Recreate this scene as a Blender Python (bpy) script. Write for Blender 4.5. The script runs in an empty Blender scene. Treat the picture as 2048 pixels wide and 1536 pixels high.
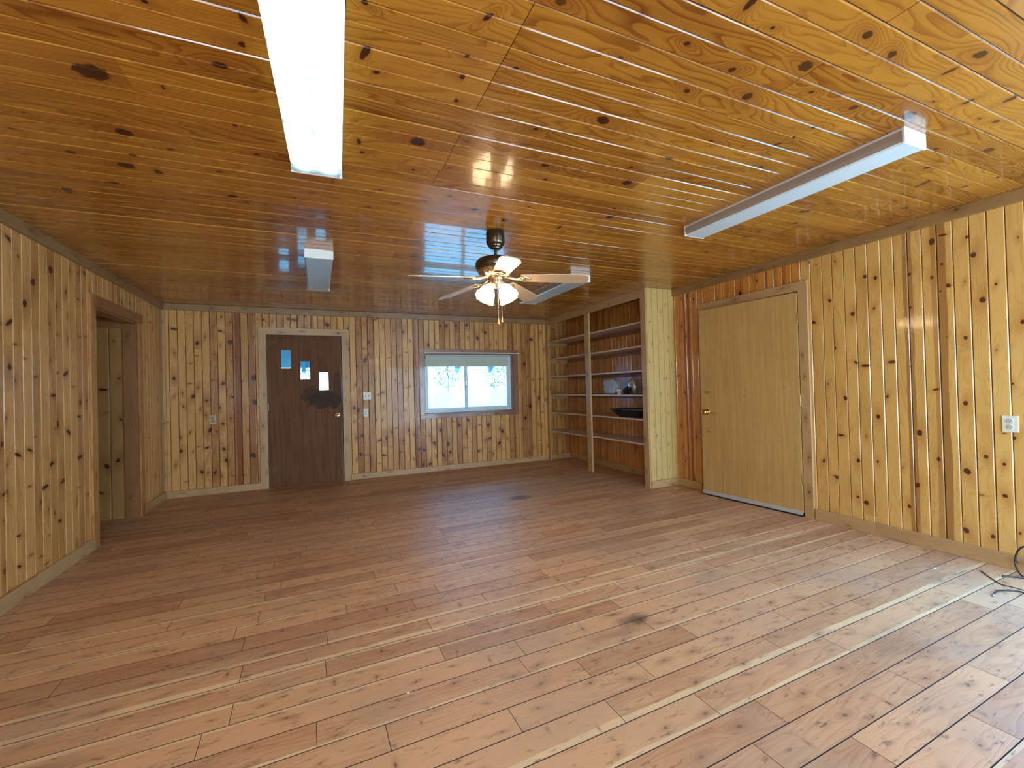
import bpy, bmesh, math, random
from mathutils import Vector, Matrix
S = bpy.context.scene
C = S.collection
random.seed(11)

# ---------------------------------------------------------------- room numbers (metres)
H, XL, XR, D, YF = 2.3875, -1.714, 4.016, 6.607, -1.45
XF, YU = 3.576, 4.101                       # bookcase face and near end
FPX, YAW, PITCH, ROLL, HC = 876.66, .4179, .0093, -.027, 1.235

# ---------------------------------------------------------------- camera
def cam_axes():
    f = Vector((math.sin(YAW) * math.cos(PITCH), math.cos(YAW) * math.cos(PITCH), math.sin(PITCH)))
    r = Vector((math.cos(YAW), -math.sin(YAW), 0)); u = r.cross(f)
    return (math.cos(ROLL) * r + math.sin(ROLL) * u, -math.sin(ROLL) * r + math.cos(ROLL) * u, f)
R_, U_, F_ = cam_axes()
cd = bpy.data.cameras.new('camera'); cam = bpy.data.objects.new('camera', cd); C.objects.link(cam)
cd.sensor_fit = 'HORIZONTAL'; cd.sensor_width = 36.0; cd.lens = FPX / 2048 * 36.0
cd.clip_start = .02; cd.clip_end = 300
M = Matrix((R_, U_, -F_)).transposed().to_4x4(); M.translation = Vector((0, 0, HC)); cam.matrix_world = M
S.camera = cam

# ---------------------------------------------------------------- world, daylight, exposure
W = bpy.data.worlds.new('sky'); S.world = W; W.use_nodes = True
nt = W.node_tree; bg = nt.nodes['Background']
geo = nt.nodes.new('ShaderNodeTexCoord'); sep = nt.nodes.new('ShaderNodeSeparateXYZ'); rp = nt.nodes.new('ShaderNodeValToRGB')
nt.links.new(geo.outputs['Generated'], sep.inputs[0]); nt.links.new(sep.outputs['Z'], rp.inputs[0]); nt.links.new(rp.outputs[0], bg.inputs[0])
rp.color_ramp.elements[0].position = 0.0; rp.color_ramp.elements[0].color = (.28, .66, 1, 1)
rp.color_ramp.elements[1].position = .7; rp.color_ramp.elements[1].color = (.13, .45, 1, 1)
bg.inputs[1].default_value = 11.0
vs = S.view_settings
S.display_settings.display_device = 'sRGB'
vs.view_transform = 'Standard'; vs.look = 'None'; vs.gamma = 1.0; vs.use_curve_mapping = False
vs.exposure = 0.12
def area(name, loc, direction, sx, sy, col, power, portal=False):
    l = bpy.data.lights.new(name, 'AREA'); l.shape = 'RECTANGLE'; l.size = sx; l.size_y = sy
    l.color = col; l.energy = power
    if portal: l.cycles.is_portal = True
    o = bpy.data.objects.new(name, l); C.objects.link(o); o.location = loc
    o.rotation_euler = Vector(direction).to_track_quat('-Z', 'Y').to_euler()
    return o
# daylight falling through the openings behind the camera (glass door in the front wall, window in the right wall)
area('daylight_front', (2.75, YF - .14, 1.06), (0, 1, .22), 1.9, 1.98, (1, .97, .93), 84)
area('daylight_side', (XR + .10, .28, 1.2), (-.8, .3, -1.1), 1.3, 1.1, (.12, .42, 1), 85)
area('added_daylight_left', (-.5, YF - .10, 1.4), (-.1, 1, -.45), 1.5, 1.0, (1, .95, .86), 56)  # added with an unseen left window to brighten the left floor
area('daylight_back', (2.22, D + .16, 1.30), (0, -1, 0), 1.4, .85, (.7, .9, 1), 1, True)

# ---------------------------------------------------------------- helpers: tagging and linking
def link(o, parent=None):
    C.objects.link(o)
    if parent is not None: o.parent = parent
    return o
def thing(name, label, cat, loc=(0, 0, 0), rz=0, group=None):
    o = bpy.data.objects.new(name, None); o.empty_display_size = .05; link(o)
    o.location = loc; o.rotation_euler = (0, 0, rz)
    return tag(o, label, cat, group)
def tag(o, label, cat, group=None):
    o['label'] = label; o['category'] = cat
    if group: o['group'] = group
    return o
def struct_empty(name, loc=(0, 0, 0)):
    o = bpy.data.objects.new(name, None); o.empty_display_size = .05; link(o); o.location = loc; o['kind'] = 'structure'
    return o
def obj(name, bm, mat, parent=None, smooth=False, kind=None, label=None):
    me = bpy.data.meshes.new(name); bmesh.ops.recalc_face_normals(bm, faces=bm.faces); bm.to_mesh(me); bm.free()
    for m in (mat if isinstance(mat, (list, tuple)) else [mat]): me.materials.append(m)
    if smooth:
        me.polygons.foreach_set('use_smooth', [True] * len(me.polygons))
        me.set_sharp_from_angle(angle=math.radians(35))
    o = bpy.data.objects.new(name, me); link(o, parent)
    if kind: o['kind'] = kind
    if label: o['label'] = label
    return o
def bx(bm, a, b, bev=0.0, mi=0, mtx=None):
    x0, y0, z0 = (min(a[i], b[i]) for i in range(3)); x1, y1, z1 = (max(a[i], b[i]) for i in range(3))
    r = bmesh.ops.create_cube(bm, size=1, matrix=Matrix.Translation(((x0 + x1) / 2, (y0 + y1) / 2, (z0 + z1) / 2)) @ Matrix.Diagonal((x1 - x0, y1 - y0, z1 - z0, 1)))
    vv = r['verts']; ff = list({f for v in vv for f in v.link_faces})
    if bev > 0:
        e = list({e for v in vv for e in v.link_edges})
        rr = bmesh.ops.bevel(bm, geom=e, offset=bev, segments=2, profile=.6, affect='EDGES')
        ff = list({f for f in rr['faces']} | {f for v in rr['verts'] for f in v.link_faces})
        vv = list({v for f in ff for v in f.verts})
    for f in ff: f.material_index = mi
    if mtx: bmesh.ops.transform(bm, matrix=mtx, verts=vv)
    return ff
def lathe(bm, prof, seg=32, mtx=Matrix.Identity(4), mi=0, scallop=0, close=False):
    rings = []
    for r, z, *s in prof:
        ring = []
        for i in range(seg):
            a = 2 * math.pi * i / seg; rr = r * (1 + (s[0] if s else 0) * math.cos(scallop * a))
            ring.append(bm.verts.new(mtx @ Vector((rr * math.cos(a), rr * math.sin(a), z))))
        rings.append(ring)
    for a, b in zip(rings, rings[1:]):
        for i in range(seg):
            f = bm.faces.new((a[i], a[(i + 1) % seg], b[(i + 1) % seg], b[i])); f.material_index = mi
    if close:
        for g in (rings[0], rings[-1]):
            f = bm.faces.new(g); f.material_index = mi
def tube(bm, pts, r, seg=8, mi=0):
    pts = [Vector(p) for p in pts]; rings = []
    for i, p in enumerate(pts):
        t = (pts[min(i + 1, len(pts) - 1)] - pts[max(i - 1, 0)]).normalized()
        a = t.cross(Vector((0, 0, 1)));  a = a.normalized() if a.length > 1e-3 else Vector((1, 0, 0))
        b = t.cross(a)
        rr = r[i] if isinstance(r, (list, tuple)) else r
        rings.append([bm.verts.new(p + rr * (math.cos(2 * math.pi * k / seg) * a + math.sin(2 * math.pi * k / seg) * b)) for k in range(seg)])
    for a, b in zip(rings, rings[1:]):
        for k in range(seg):
            f = bm.faces.new((a[k], a[(k + 1) % seg], b[(k + 1) % seg], b[k])); f.material_index = mi
    for g in (rings[0], rings[-1]):
        f = bm.faces.new(g); f.material_index = mi
def spline(pts, n=8):
    P = [Vector(p) for p in pts]; P = [P[0]] + P + [P[-1]]; out = []
    for i in range(1, len(P) - 2):
        for k in range(n):
            t = k / n; a, b, c, d = P[i - 1:i + 3]
            out.append(.5 * ((2 * b) + (c - a) * t + (2 * a - 5 * b + 4 * c - d) * t * t + (3 * b - a - 3 * c + d) * t ** 3))
    out.append(P[-2]); return out

# ---------------------------------------------------------------- materials
class NT:
    def __init__(s, name):
        s.m = bpy.data.materials.new(name); s.m.use_nodes = True; s.t = s.m.node_tree; s.t.nodes.clear()
        s.out = s.t.nodes.new('ShaderNodeOutputMaterial')
    def n(s, typ, ins=None, **kw):
        nd = s.t.nodes.new('ShaderNode' + typ)
        for k, v in kw.items(): setattr(nd, k, v)
        for k, v in (ins or {}).items(): s.set(nd, k, v)
        return nd
    def set(s, nd, k, v):
        if isinstance(v, bpy.types.NodeSocket): s.t.links.new(v, nd.inputs[k])
        elif isinstance(v, bpy.types.Node): s.t.links.new(v.outputs[0], nd.inputs[k])
        else: nd.inputs[k].default_value = v
    def math(s, op, a, b=0.0, c=None, clamp=False):
        ins = {0: a, 1: b}
        if c is not None: ins[2] = c
        nd = s.n('Math', ins, operation=op); nd.use_clamp = clamp; return nd.outputs[0]
    def smooth(s, x, a, b, lo=0.0, hi=1.0):
        nd = s.n('MapRange', {0: x, 1: a, 2: b, 3: lo, 4: hi}); nd.interpolation_type = 'SMOOTHSTEP'; return nd.outputs[0]
    def mix(s, f, a, b, mode='MIX'):
        nd = s.n('Mix', None, data_type='RGBA', blend_type=mode)
        s.set(nd, 0, f); s.set(nd, 6, a); s.set(nd, 7, b); return nd.outputs[2]
    def noise(s, vec, scale, detail=3, rough=.5, dist=0.0):
        return s.n('TexNoise', {'Vector': vec, 'Scale': scale, 'Detail': detail, 'Roughness': rough, 'Distortion': dist}).outputs['Fac']
    def done(s, col, rough=.4, metal=0.0, bump=None, bs=.3, bd=.002, coat=0.0, coat_r=.05, spec=.5, **kw):
        p = s.n('BsdfPrincipled', {'Base Color': col, 'Roughness': rough, 'Metallic': metal, 'Coat Weight': coat, 'Coat Roughness': coat_r, 'Specular IOR Level': spec})
        for k, v in kw.items(): s.set(p, k.replace('_', ' '), v)
        if bump is not None:
            b = s.n('Bump', {'Height': bump, 'Strength': bs, 'Distance': bd}); s.set(p, 'Normal', b)
            if coat: s.set(p, 'Coat Normal', b)
        s.t.links.new(p.outputs[0], s.out.inputs[0]); return s.m
def col(r, g, b): return (r, g, b, 1)
def simple(name, c, rough=.5, metal=0.0, nz=0.0, scale=30, **kw):
    t = NT(name); tc = t.n('TexCoord').outputs['Object']
    if nz:
        f = t.noise(tc, scale, 4); c2 = tuple(x * (1 - nz) for x in c[:3]) + (1,)
        cc = t.mix(f, c2, c); return t.done(cc, rough, metal, bump=f, bs=.12, **kw)
    return t.done(c, rough, metal, **kw)

def pine(name, light, dark, heart, knot, halo, rough, coat, grain=1.0, ring=.35, stain=None, wear=0.0, rough_var=.1, tone_amt=.45, bump=.12, spec=.5, knot_ring=True):
    """Boards: UV = metres along / across the board; face attributes carry seed, tone, heartwood band and knot."""
    t = NT(name)
    uv = t.n('UVMap', uv_map='uv').outputs[0]
    s = t.n('SeparateXYZ', {0: uv}); u, v = s.outputs[0], s.outputs[1]
    def att(n, vec=True):
        a = t.n('Attribute', attribute_name=n); q = t.n('SeparateXYZ', {0: a.outputs['Vector']}); return q.outputs
    b = att('board'); h = att('heart'); k = att('knot'); kx = att('knotx')
    seed, tone = b[0], b[1]
    uu = t.math('ADD', u, t.math('MULTIPLY', seed, 7.31)); vv = t.math('ADD', v, t.math('MULTIPLY', seed, 3.17))
    # knot distance
    du = t.math('SUBTRACT', u, k[0]); dv = t.math('SUBTRACT', v, k[1])
    kn_on = t.math('GREATER_THAN', k[2], .0005)
    rad = t.math('MAXIMUM', k[2], .001)
    ca = t.math('COSINE', kx[1]); sa = t.math('SINE', kx[1])
    du2 = t.math('ADD', t.math('MULTIPLY', du, ca), t.math('MULTIPLY', dv, sa))
    dv2 = t.math('SUBTRACT', t.math('MULTIPLY', dv, ca), t.math('MULTIPLY', du, sa))
    due = t.math('DIVIDE', du2, kx[0])
    dist = t.math('SQRT', t.math('ADD', t.math('MULTIPLY', due, due), t.math('MULTIPLY', dv2, dv2)))
    d = t.math('DIVIDE', dist, rad)
    cb = t.n('CombineXYZ', {0: uu, 1: vv, 2: seed}).outputs[0]
    wob = t.noise(cb, 60, 2)
    d = t.math('ADD', d, t.math('MULTIPLY', t.math('SUBTRACT', wob, .5), .7))
    kmask = t.math('MULTIPLY', t.math('MULTIPLY', t.smooth(d, 1.12, .82), kn_on), kx[2])
    duw = t.math('DIVIDE', du2, 2.6)
    dw = t.math('DIVIDE', t.math('SQRT', t.math('ADD', t.math('MULTIPLY', duw, duw), t.math('MULTIPLY', dv2, dv2))), rad)
    g = t.math('MULTIPLY', t.math('EXPONENT', t.math('MULTIPLY', t.math('MULTIPLY', dw, dw), -.16)), kn_on)
    # grain
    gu = t.n('CombineXYZ', {0: t.math('MULTIPLY', uu, 1.1), 1: t.math('MULTIPLY', vv, 6.0), 2: t.math('MULTIPLY', seed, 11.7)}).outputs[0]
    n1 = t.noise(gu, 1.0, 2, .5)
    ph = t.math('ADD', t.math('MULTIPLY', vv, 34.0), t.math('MULTIPLY', n1, 13.0))
    ph = t.math('ADD', ph, t.math('MULTIPLY', g, 4.0))
    w = t.math('FRACT', ph)
    rings = t.math('MULTIPLY', t.smooth(w, .45, .93), t.smooth(w, 1.0, .95))
    fine_v = t.n('CombineXYZ', {0: t.math('MULTIPLY', uu, 4.0), 1: t.math('MULTIPLY', vv, 160.0), 2: seed}).outputs[0]
    fine = t.noise(fine_v, 1.0, 3, .6)
    blot = t.noise(t.n('CombineXYZ', {0: t.math('MULTIPLY', uu, 2.0), 1: t.math('MULTIPLY', vv, 9.0), 2: t.math('MULTIPLY', seed, 5.0)}).outputs[0], 1.0, 3, .6)
    f = t.math('ADD', t.math('MULTIPLY', rings, ring), t.math('MULTIPLY', t.math('SUBTRACT', fine, .5), .5 * grain))
    f = t.math('ADD', f, t.math('MULTIPLY', t.math('SUBTRACT', blot, .5), 1.25))
    f = t.math('ADD', f, t.math('MULTIPLY', tone, tone_amt), clamp=True)
    c = t.mix(f, light, dark)
    # heartwood band, wobbling edges
    hw = t.math('MULTIPLY', t.math('SUBTRACT', t.noise(t.n('CombineXYZ', {0: t.math('MULTIPLY', uu, 1.6), 1: seed, 2: 0.0}).outputs[0], 1.0, 3, .5), .5), .035)
    hv = t.math('ADD', v, hw)
    hm = t.math('MULTIPLY', t.smooth(hv, t.math('SUBTRACT', h[0], .0025), t.math('ADD', h[0], .0025)), t.smooth(hv, t.math('ADD', h[1], .0025), t.math('SUBTRACT', h[1], .0025)))
    hm = t.math('MULTIPLY', hm, h[2])
    c = t.mix(t.math('MULTIPLY', hm, .85), c, heart)
    c = t.mix(t.math('MULTIPLY', g, .6), c, halo)
    if knot_ring:
        kr = t.math('FRACT', t.math('MULTIPLY', d, 2.3))
        kc = t.mix(t.math('MULTIPLY', kr, .22), knot, halo)
    else: kc = knot
    c = t.mix(kmask, c, kc)
    ro = t.math('ADD', rough, t.math('MULTIPLY', t.math('SUBTRACT', blot, .5), rough_var))
    hgt = t.math('ADD', t.math('MULTIPLY', rings, -.4), t.math('MULTIPLY', fine, .5))
    if stain or wear:
        oc = t.n('NewGeometry').outputs['Position']
        if wear:
            wn = t.noise(oc, 1.6, 6, .62); wn2 = t.noise(t.n('CombineXYZ', {0: t.math('MULTIPLY', uu, 11.0), 1: t.math('MULTIPLY', vv, 42.0), 2: seed}).outputs[0], 1.0, 5, .72)
            c = t.mix(t.math('MULTIPLY', t.smooth(wn, .42, .75), wear), c, col(.42, .27, .165), 'MIX')
            c = t.mix(t.math('MULTIPLY', t.smooth(wn2, .55, .74), wear * 1.5), c, col(.16, .085, .045))
            ro = t.math('ADD', ro, t.math('MULTIPLY', wn2, .15))
        for (sx, sy, rx, ry, amt) in (stain or []):
            q = t.n('SeparateXYZ', {0: oc}).outputs
            ax = t.math('DIVIDE', t.math('SUBTRACT', q[0], sx), rx); ay = t.math('DIVIDE', t.math('SUBTRACT', q[1], sy), ry)
            dd = t.math('SQRT', t.math('ADD', t.math('MULTIPLY', ax, ax), t.math('MULTIPLY', ay, ay)))
            dd = t.math('ADD', dd, t.math('MULTIPLY', t.math('SUBTRACT', t.noise(oc, 9, 4, .7), .5), 1.3))
            c = t.mix(t.math('MULTIPLY', t.smooth(dd, 1.15, .2), amt), c, col(.07, .035, .025))
    return t.done(c, ro, bump=hgt, bs=bump, bd=.0015, coat=coat, coat_r=.06, spec=spec)

AMB_L, AMB_D = col(.62, .33, .085), col(.36, .145, .028)
M_CEIL = pine('varnished_pine_ceiling', col(.45, .180, .019), col(.19, .047, .003), col(.20, .055, .008), col(.030, .007, .003), col(.25, .070, .010), .27, .58, bump=.10, rough_var=.05, ring=.5, spec=.3)
M_RW = pine('varnished_pine_wall', col(.68, .39, .105), col(.40, .17, .030), col(.30, .125, .028), col(.050, .010, .005), col(.42, .16, .03), .27, .45, ring=.22, tone_amt=.35, bump=.10, rough_var=.06)
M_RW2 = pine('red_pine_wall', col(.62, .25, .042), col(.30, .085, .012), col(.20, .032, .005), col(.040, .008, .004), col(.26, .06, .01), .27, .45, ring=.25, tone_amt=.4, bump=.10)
M_BW = pine('aged_pine_wall', col(.62, .325, .095), col(.30, .105, .024), col(.17, .038, .006), col(.040, .008, .004), col(.26, .065, .012), .36, .12, ring=.30, tone_amt=.55, bump=.12, spec=.3)
M_ALC = pine('dark_alcove_pine', col(.38, .185, .055), col(.20, .075, .018), col(.15, .04, .008), col(.045, .010, .005), col(.2, .06, .015), .3, .4, ring=.3, tone_amt=.5)  # alcove boards in a darker pine than the room walls
M_SIDE = pine('pale_pine_end_panel', col(.60, .42, .15), col(.47, .30, .09), col(.4, .2, .05), col(.06, .03, .012), col(.36, .2, .06), .38, .2, ring=.15, tone_amt=.25)
M_TRIM = pine('raw_pine_trim', col(.50, .305, .125), col(.32, .165, .055), col(.2, .08, .02), col(.07, .028, .012), col(.23, .11, .04), .45, .1, ring=.25, tone_amt=.3)
M_CROWN = pine('brown_crown_boards', col(.32, .175, .062), col(.18, .085, .026), col(.2, .08, .02), col(.05, .02, .01), col(.14, .06, .02), .45, .1, ring=.25, tone_amt=.3)
M_WTRIM = pine('reddish_window_trim', col(.28, .115, .045), col(.17, .06, .022), col(.12, .03, .01), col(.05, .015, .008), col(.12, .04, .015), .35, .3, ring=.25, tone_amt=.3)
M_JAMB = pine('dark_jamb_wood', col(.30, .12, .035), col(.16, .05, .012), col(.12, .03, .01), col(.05, .015, .008), col(.12, .04, .015), .4, .2, ring=.25, tone_amt=.3)
M_FLOOR = pine('worn_fir_floor', col(.64, .345, .160), col(.37, .155, .062), col(.80, .56, .28), col(.10, .040, .018), col(.27, .125, .055), .40, .0, ring=.28, tone_amt=.55, wear=.7, rough_var=.12, bump=.22,
               stain=[(1.50, 1.87, .14, .055, .75), (1.36, 1.81, .30, .05, .35), (2.06, 4.50, .16, .12, .7), (-.95, 2.0, .30, .05, .35), (2.75, 2.4, .22, .2, .12), (2.45, 1.15, .25, .15, .25)])
M_SHELF = pine('shelf_board_wood', col(.66, .50, .36), col(.48, .31, .19), col(.2, .08, .02), col(.07, .02, .01), col(.2, .08, .03), .38, .15, ring=.2, tone_amt=.3)
def door_mat(name, a, b, rough, coat, stains=(), spec=.5):
    t = NT(name); tc = t.n('TexCoord').outputs['Object']
    mp = t.n('Mapping', {'Vector': tc, 'Scale': (26, 26, 1.1)}).outputs[0]
    n = t.noise(mp, 1.5, 5, .6, .4); n2 = t.noise(t.n('Mapping', {'Vector': tc, 'Scale': (180, 180, 5)}).outputs[0], 1, 3)
    n3 = t.noise(tc, 2.2, 4, .6)
    f = t.math('ADD', t.math('MULTIPLY', n, .6), t.math('MULTIPLY', n2, .25)); f = t.math('ADD', f, t.math('MULTIPLY', n3, .3))
    c = t.mix(t.smooth(f, .38, .82), a, b)
    q = t.n('SeparateXYZ', {0: tc}).outputs
    for (ax, sx, sz, rx, rz, amt, cc) in stains:
        e = t.math('DIVIDE', t.math('SUBTRACT', q[ax], sx), rx); g = t.math('DIVIDE', t.math('SUBTRACT', q[2], sz), rz)
        dd = t.math('SQRT', t.math('ADD', t.math('MULTIPLY', e, e), t.math('MULTIPLY', g, g)))
        dd = t.math('ADD', dd, t.math('MULTIPLY', t.math('SUBTRACT', t.noise(tc, 14, 3, .6), .5), 1.7))
        c = t.mix(t.math('MULTIPLY', t.smooth(dd, 1.05, .75), amt), c, cc)
    return t.done(c, t.math('ADD', rough, t.math('MULTIPLY', n3, .15)), bump=n2, bs=.06, coat=coat, coat_r=.15, spec=spec)
DK = col(.030, .016, .009)
M_DOOR1 = door_mat('dark_stained_door', col(.18, .070, .021), col(.085, .028, .008), .52, .0,
    [(0, .10, 1.14, .23, .13, .8, DK), (0, -.08, 1.22, .14, .12, .6, DK), (0, .26, 1.32, .07, .22, .5, DK), (0, -.55, 1.93, .05, .045, .6, col(.16, .075, .035)), (0, -.54, .24, .045, .05, .7, col(.16, .085, .045))], spec=.2)
M_DOOR2 = door_mat('honey_plywood_door', col(.58, .345, .115), col(.42, .225, .065), .22, .6,
    [(1, .96, 1.13, .04, .018, .6, col(.12, .06, .03)), (1, .93, .905, .09, .02, .35, col(.16, .07, .03)), (1, .96, .70, .03, .015, .5, col(.14, .07, .03)), (1, .53, 1.09, .009, .007, 1, col(.03, .02, .012))])
M_WHITE = simple('white_enamel', col(.80, .84, .80), .35, nz=.06)
M_VINYL = simple('white_vinyl', col(.62, .74, .76), .35, nz=.05)
M_PLATE = simple('ivory_plastic', col(.72, .70, .55), .35, nz=.05)
M_PLATE_D = simple('tan_plastic', col(.48, .36, .20), .6, nz=.05)
M_SOCK_D = simple('tan_socket_face', col(.30, .23, .14), .6)
M_SLOT = simple('dark_slot', col(.03, .025, .02), .5)
M_SOCK = simple('socket_face', col(.55, .55, .44), .35)
M_BRASS = simple('polished_brass', col(.72, .50, .22), .16, 1.0)
M_ANT = simple('antique_brass', col(.115, .085, .050), .24, .85, nz=.2)
M_ANT2 = simple('bright_brass_scroll', col(.55, .42, .25), .2, .9, nz=.2)
M_CHAIN = simple('brass_chain', col(.6, .5, .33), .3, 1.0)
M_FOB = simple('honey_wood_fob', col(.75, .45, .12), .4, nz=.1)
M_SHADE = simple('roller_fabric', col(.50, .55, .44), .8, nz=.08)
M_ROD = simple('white_rod', col(.75, .72, .64), .4)
M_BLACK = simple('black_plastic', col(.012, .010, .012), .35, nz=.2)
M_CABLE = simple('black_cable_jacket', col(.012, .014, .02), .4)
M_STEEL = simple('nickel', col(.6, .6, .6), .3, 1.0, nz=.2)
M_SWEEP = simple('weathered_aluminium_strip', col(.52, .50, .46), .55, .1, nz=.25, scale=40)
M_CRUMB = simple('white_scrap', col(.8, .8, .78), .8)
def blade_mat():
    t = NT('bleached_blade_veneer'); tc = t.n('TexCoord').outputs['UV']
    mp = t.n('Mapping', {'Vector': tc, 'Scale': (3, 60, 1)}).outputs[0]
    n = t.noise(mp, 1.0, 4, .6, .3)
    return t.done(t.mix(n, col(.72, .50, .31), col(.52, .33, .17)), .18, coat=.8, coat_r=.06)
M_BLADE = blade_mat()
def lens(name, c, rough):
    t = NT(name); tc = t.n('TexCoord').outputs['Object']
    v = t.n('TexVoronoi', {'Vector': tc, 'Scale': 170.0}).outputs['Distance']
    n = t.noise(tc, 7, 3)
    cc = t.mix(n, tuple(x * .86 for x in c[:3]) + (1,), c)
    return t.done(cc, rough, bump=v, bs=.25, bd=.001, coat=1.0, coat_r=.3)
M_LENS = lens('prismatic_lens', col(.62, .74, .77), .30)
M_LSIDE = lens('lens_side_wood_reflection', col(.40, .33, .27), .30)  # brown reflection of the surrounding wood put into the lens side colour
def lit_lens():
    t = NT('lit_prismatic_lens'); tc = t.n('TexCoord').outputs['Object']; q = t.n('SeparateXYZ', {0: tc}).outputs
    def band(c0, w):
        e = t.math('DIVIDE', t.math('SUBTRACT', q[0], c0), w); return t.math('EXPONENT', t.math('MULTIPLY', t.math('MULTIPLY', e, e), -1))
    b = t.math('ADD', band(-.055, .032), band(.055, .032))
    end = t.math('MULTIPLY', t.smooth(q[1], .61, .50), t.smooth(q[1], -.615, -.535))
    n = t.noise(t.n('Mapping', {'Vector': tc, 'Scale': (1, .45, 1)}).outputs[0], 16, 4, .7)
    v = t.n('TexVoronoi', {'Vector': tc, 'Scale': 190.0}).outputs['Distance']
    s = t.math('ADD', .28, t.math('MULTIPLY', b, 5.5)); s = t.math('ADD', s, t.math('MULTIPLY', t.smooth(n, .38, .47), 1.6))
    s = t.math('MULTIPLY', s, t.math('ADD', .06, t.math('MULTIPLY', end, .95)))
    s = t.math('MULTIPLY', s, t.math('ADD', .72, t.math('MULTIPLY', v, .7)))
    p = t.n('BsdfPrincipled', {'Base Color': col(.5, .6, .62), 'Roughness': .3, 'Emission Color': col(.62, .95, 1), 'Emission Strength': t.math('MULTIPLY', s, LAMP_A)})
    t.t.links.new(p.outputs[0], t.out.inputs[0]); return t.m
LAMP_A = .75
M_LIT = lit_lens()
def glow(name, c, s):
    t = NT(name); tc = t.n('TexCoord').outputs['Object']; n = t.noise(tc, 8, 2)
    p = t.n('BsdfPrincipled', {'Base Color': col(.9, .86, .78), 'Roughness': .35, 'Emission Color': c, 'Emission Strength': t.math('ADD', s * .85, t.math('MULTIPLY', n, s * .3))})
    t.t.links.new(p.outputs[0], t.out.inputs[0]); return t.m
M_BELL = glow('lit_frosted_glass', col(1, .74, .44), 11.0)
M_BULB = glow('lit_bulb', col(1, .78, .5), 30.0)
def glass(name, tint=(1, 1, 1, 1)):
    t = NT(name); tr = t.n('BsdfTransparent', {0: tint}); gl = t.n('BsdfGlossy', {'Roughness': .02}); fr = t.n('Fresnel', {'IOR': 1.45})
    mx = t.n('MixShader', {0: fr}); t.t.links.new(tr.outputs[0], mx.inputs[1]); t.t.links.new(gl.outputs[0], mx.inputs[2])
    t.t.links.new(mx.outputs[0], t.out.inputs[0]); return t.m
M_GLASS = glass('window_glass', col(.93, .98, 1))
M_FROST = glass('door_light_glass', col(.8, .93, .95))
def bagmat():
    t = NT('clear_plastic_film'); tc = t.n('TexCoord').outputs['Object']; n = t.noise(tc, 22, 4, .6, 1.5)
    p = t.n('BsdfPrincipled', {'Base Color': t.mix(t.smooth(n, .4, .6), col(.75, .82, .95), col(.38, .5, .75)), 'Roughness': .18, 'Alpha': t.math('ADD', .4, t.math('MULTIPLY', n, .6))})
    t.set(p, 'Normal', t.n('Bump', {'Height': n, 'Strength': .9, 'Distance': .02}))
    t.t.links.new(p.outputs[0], t.out.inputs[0]); return t.m
M_BAG = bagmat()
M_SILVER = simple('pearly_shell', col(.55, .55, .58), .2, .5, nz=.3, scale=12)
M_DKFRAME = simple('dark_brown_moulding', col(.03, .014, .008), .5)
M_CUP = simple('white_paper_cup', col(.85, .84, .8), .5)
M_GRASS = simple('dry_bright_ground', col(.62, .66, .52), .9, nz=.2, scale=3)
M_LEAF = simple('pale_green_leaves', col(.04, .16, .13), .7, nz=.4, scale=9)
M_BARK = simple('grey_bark', col(.12, .11, .10), .8, nz=.4)
M_EAVE = simple('painted_eave_wood', col(.16, .24, .28), .6, nz=.2)
M_SIDING = simple('blue_grey_siding', col(.16, .27, .36), .6, nz=.1)
M_OUT = simple('outer_wall_plaster', col(.35, .33, .3), .8, nz=.1)
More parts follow.
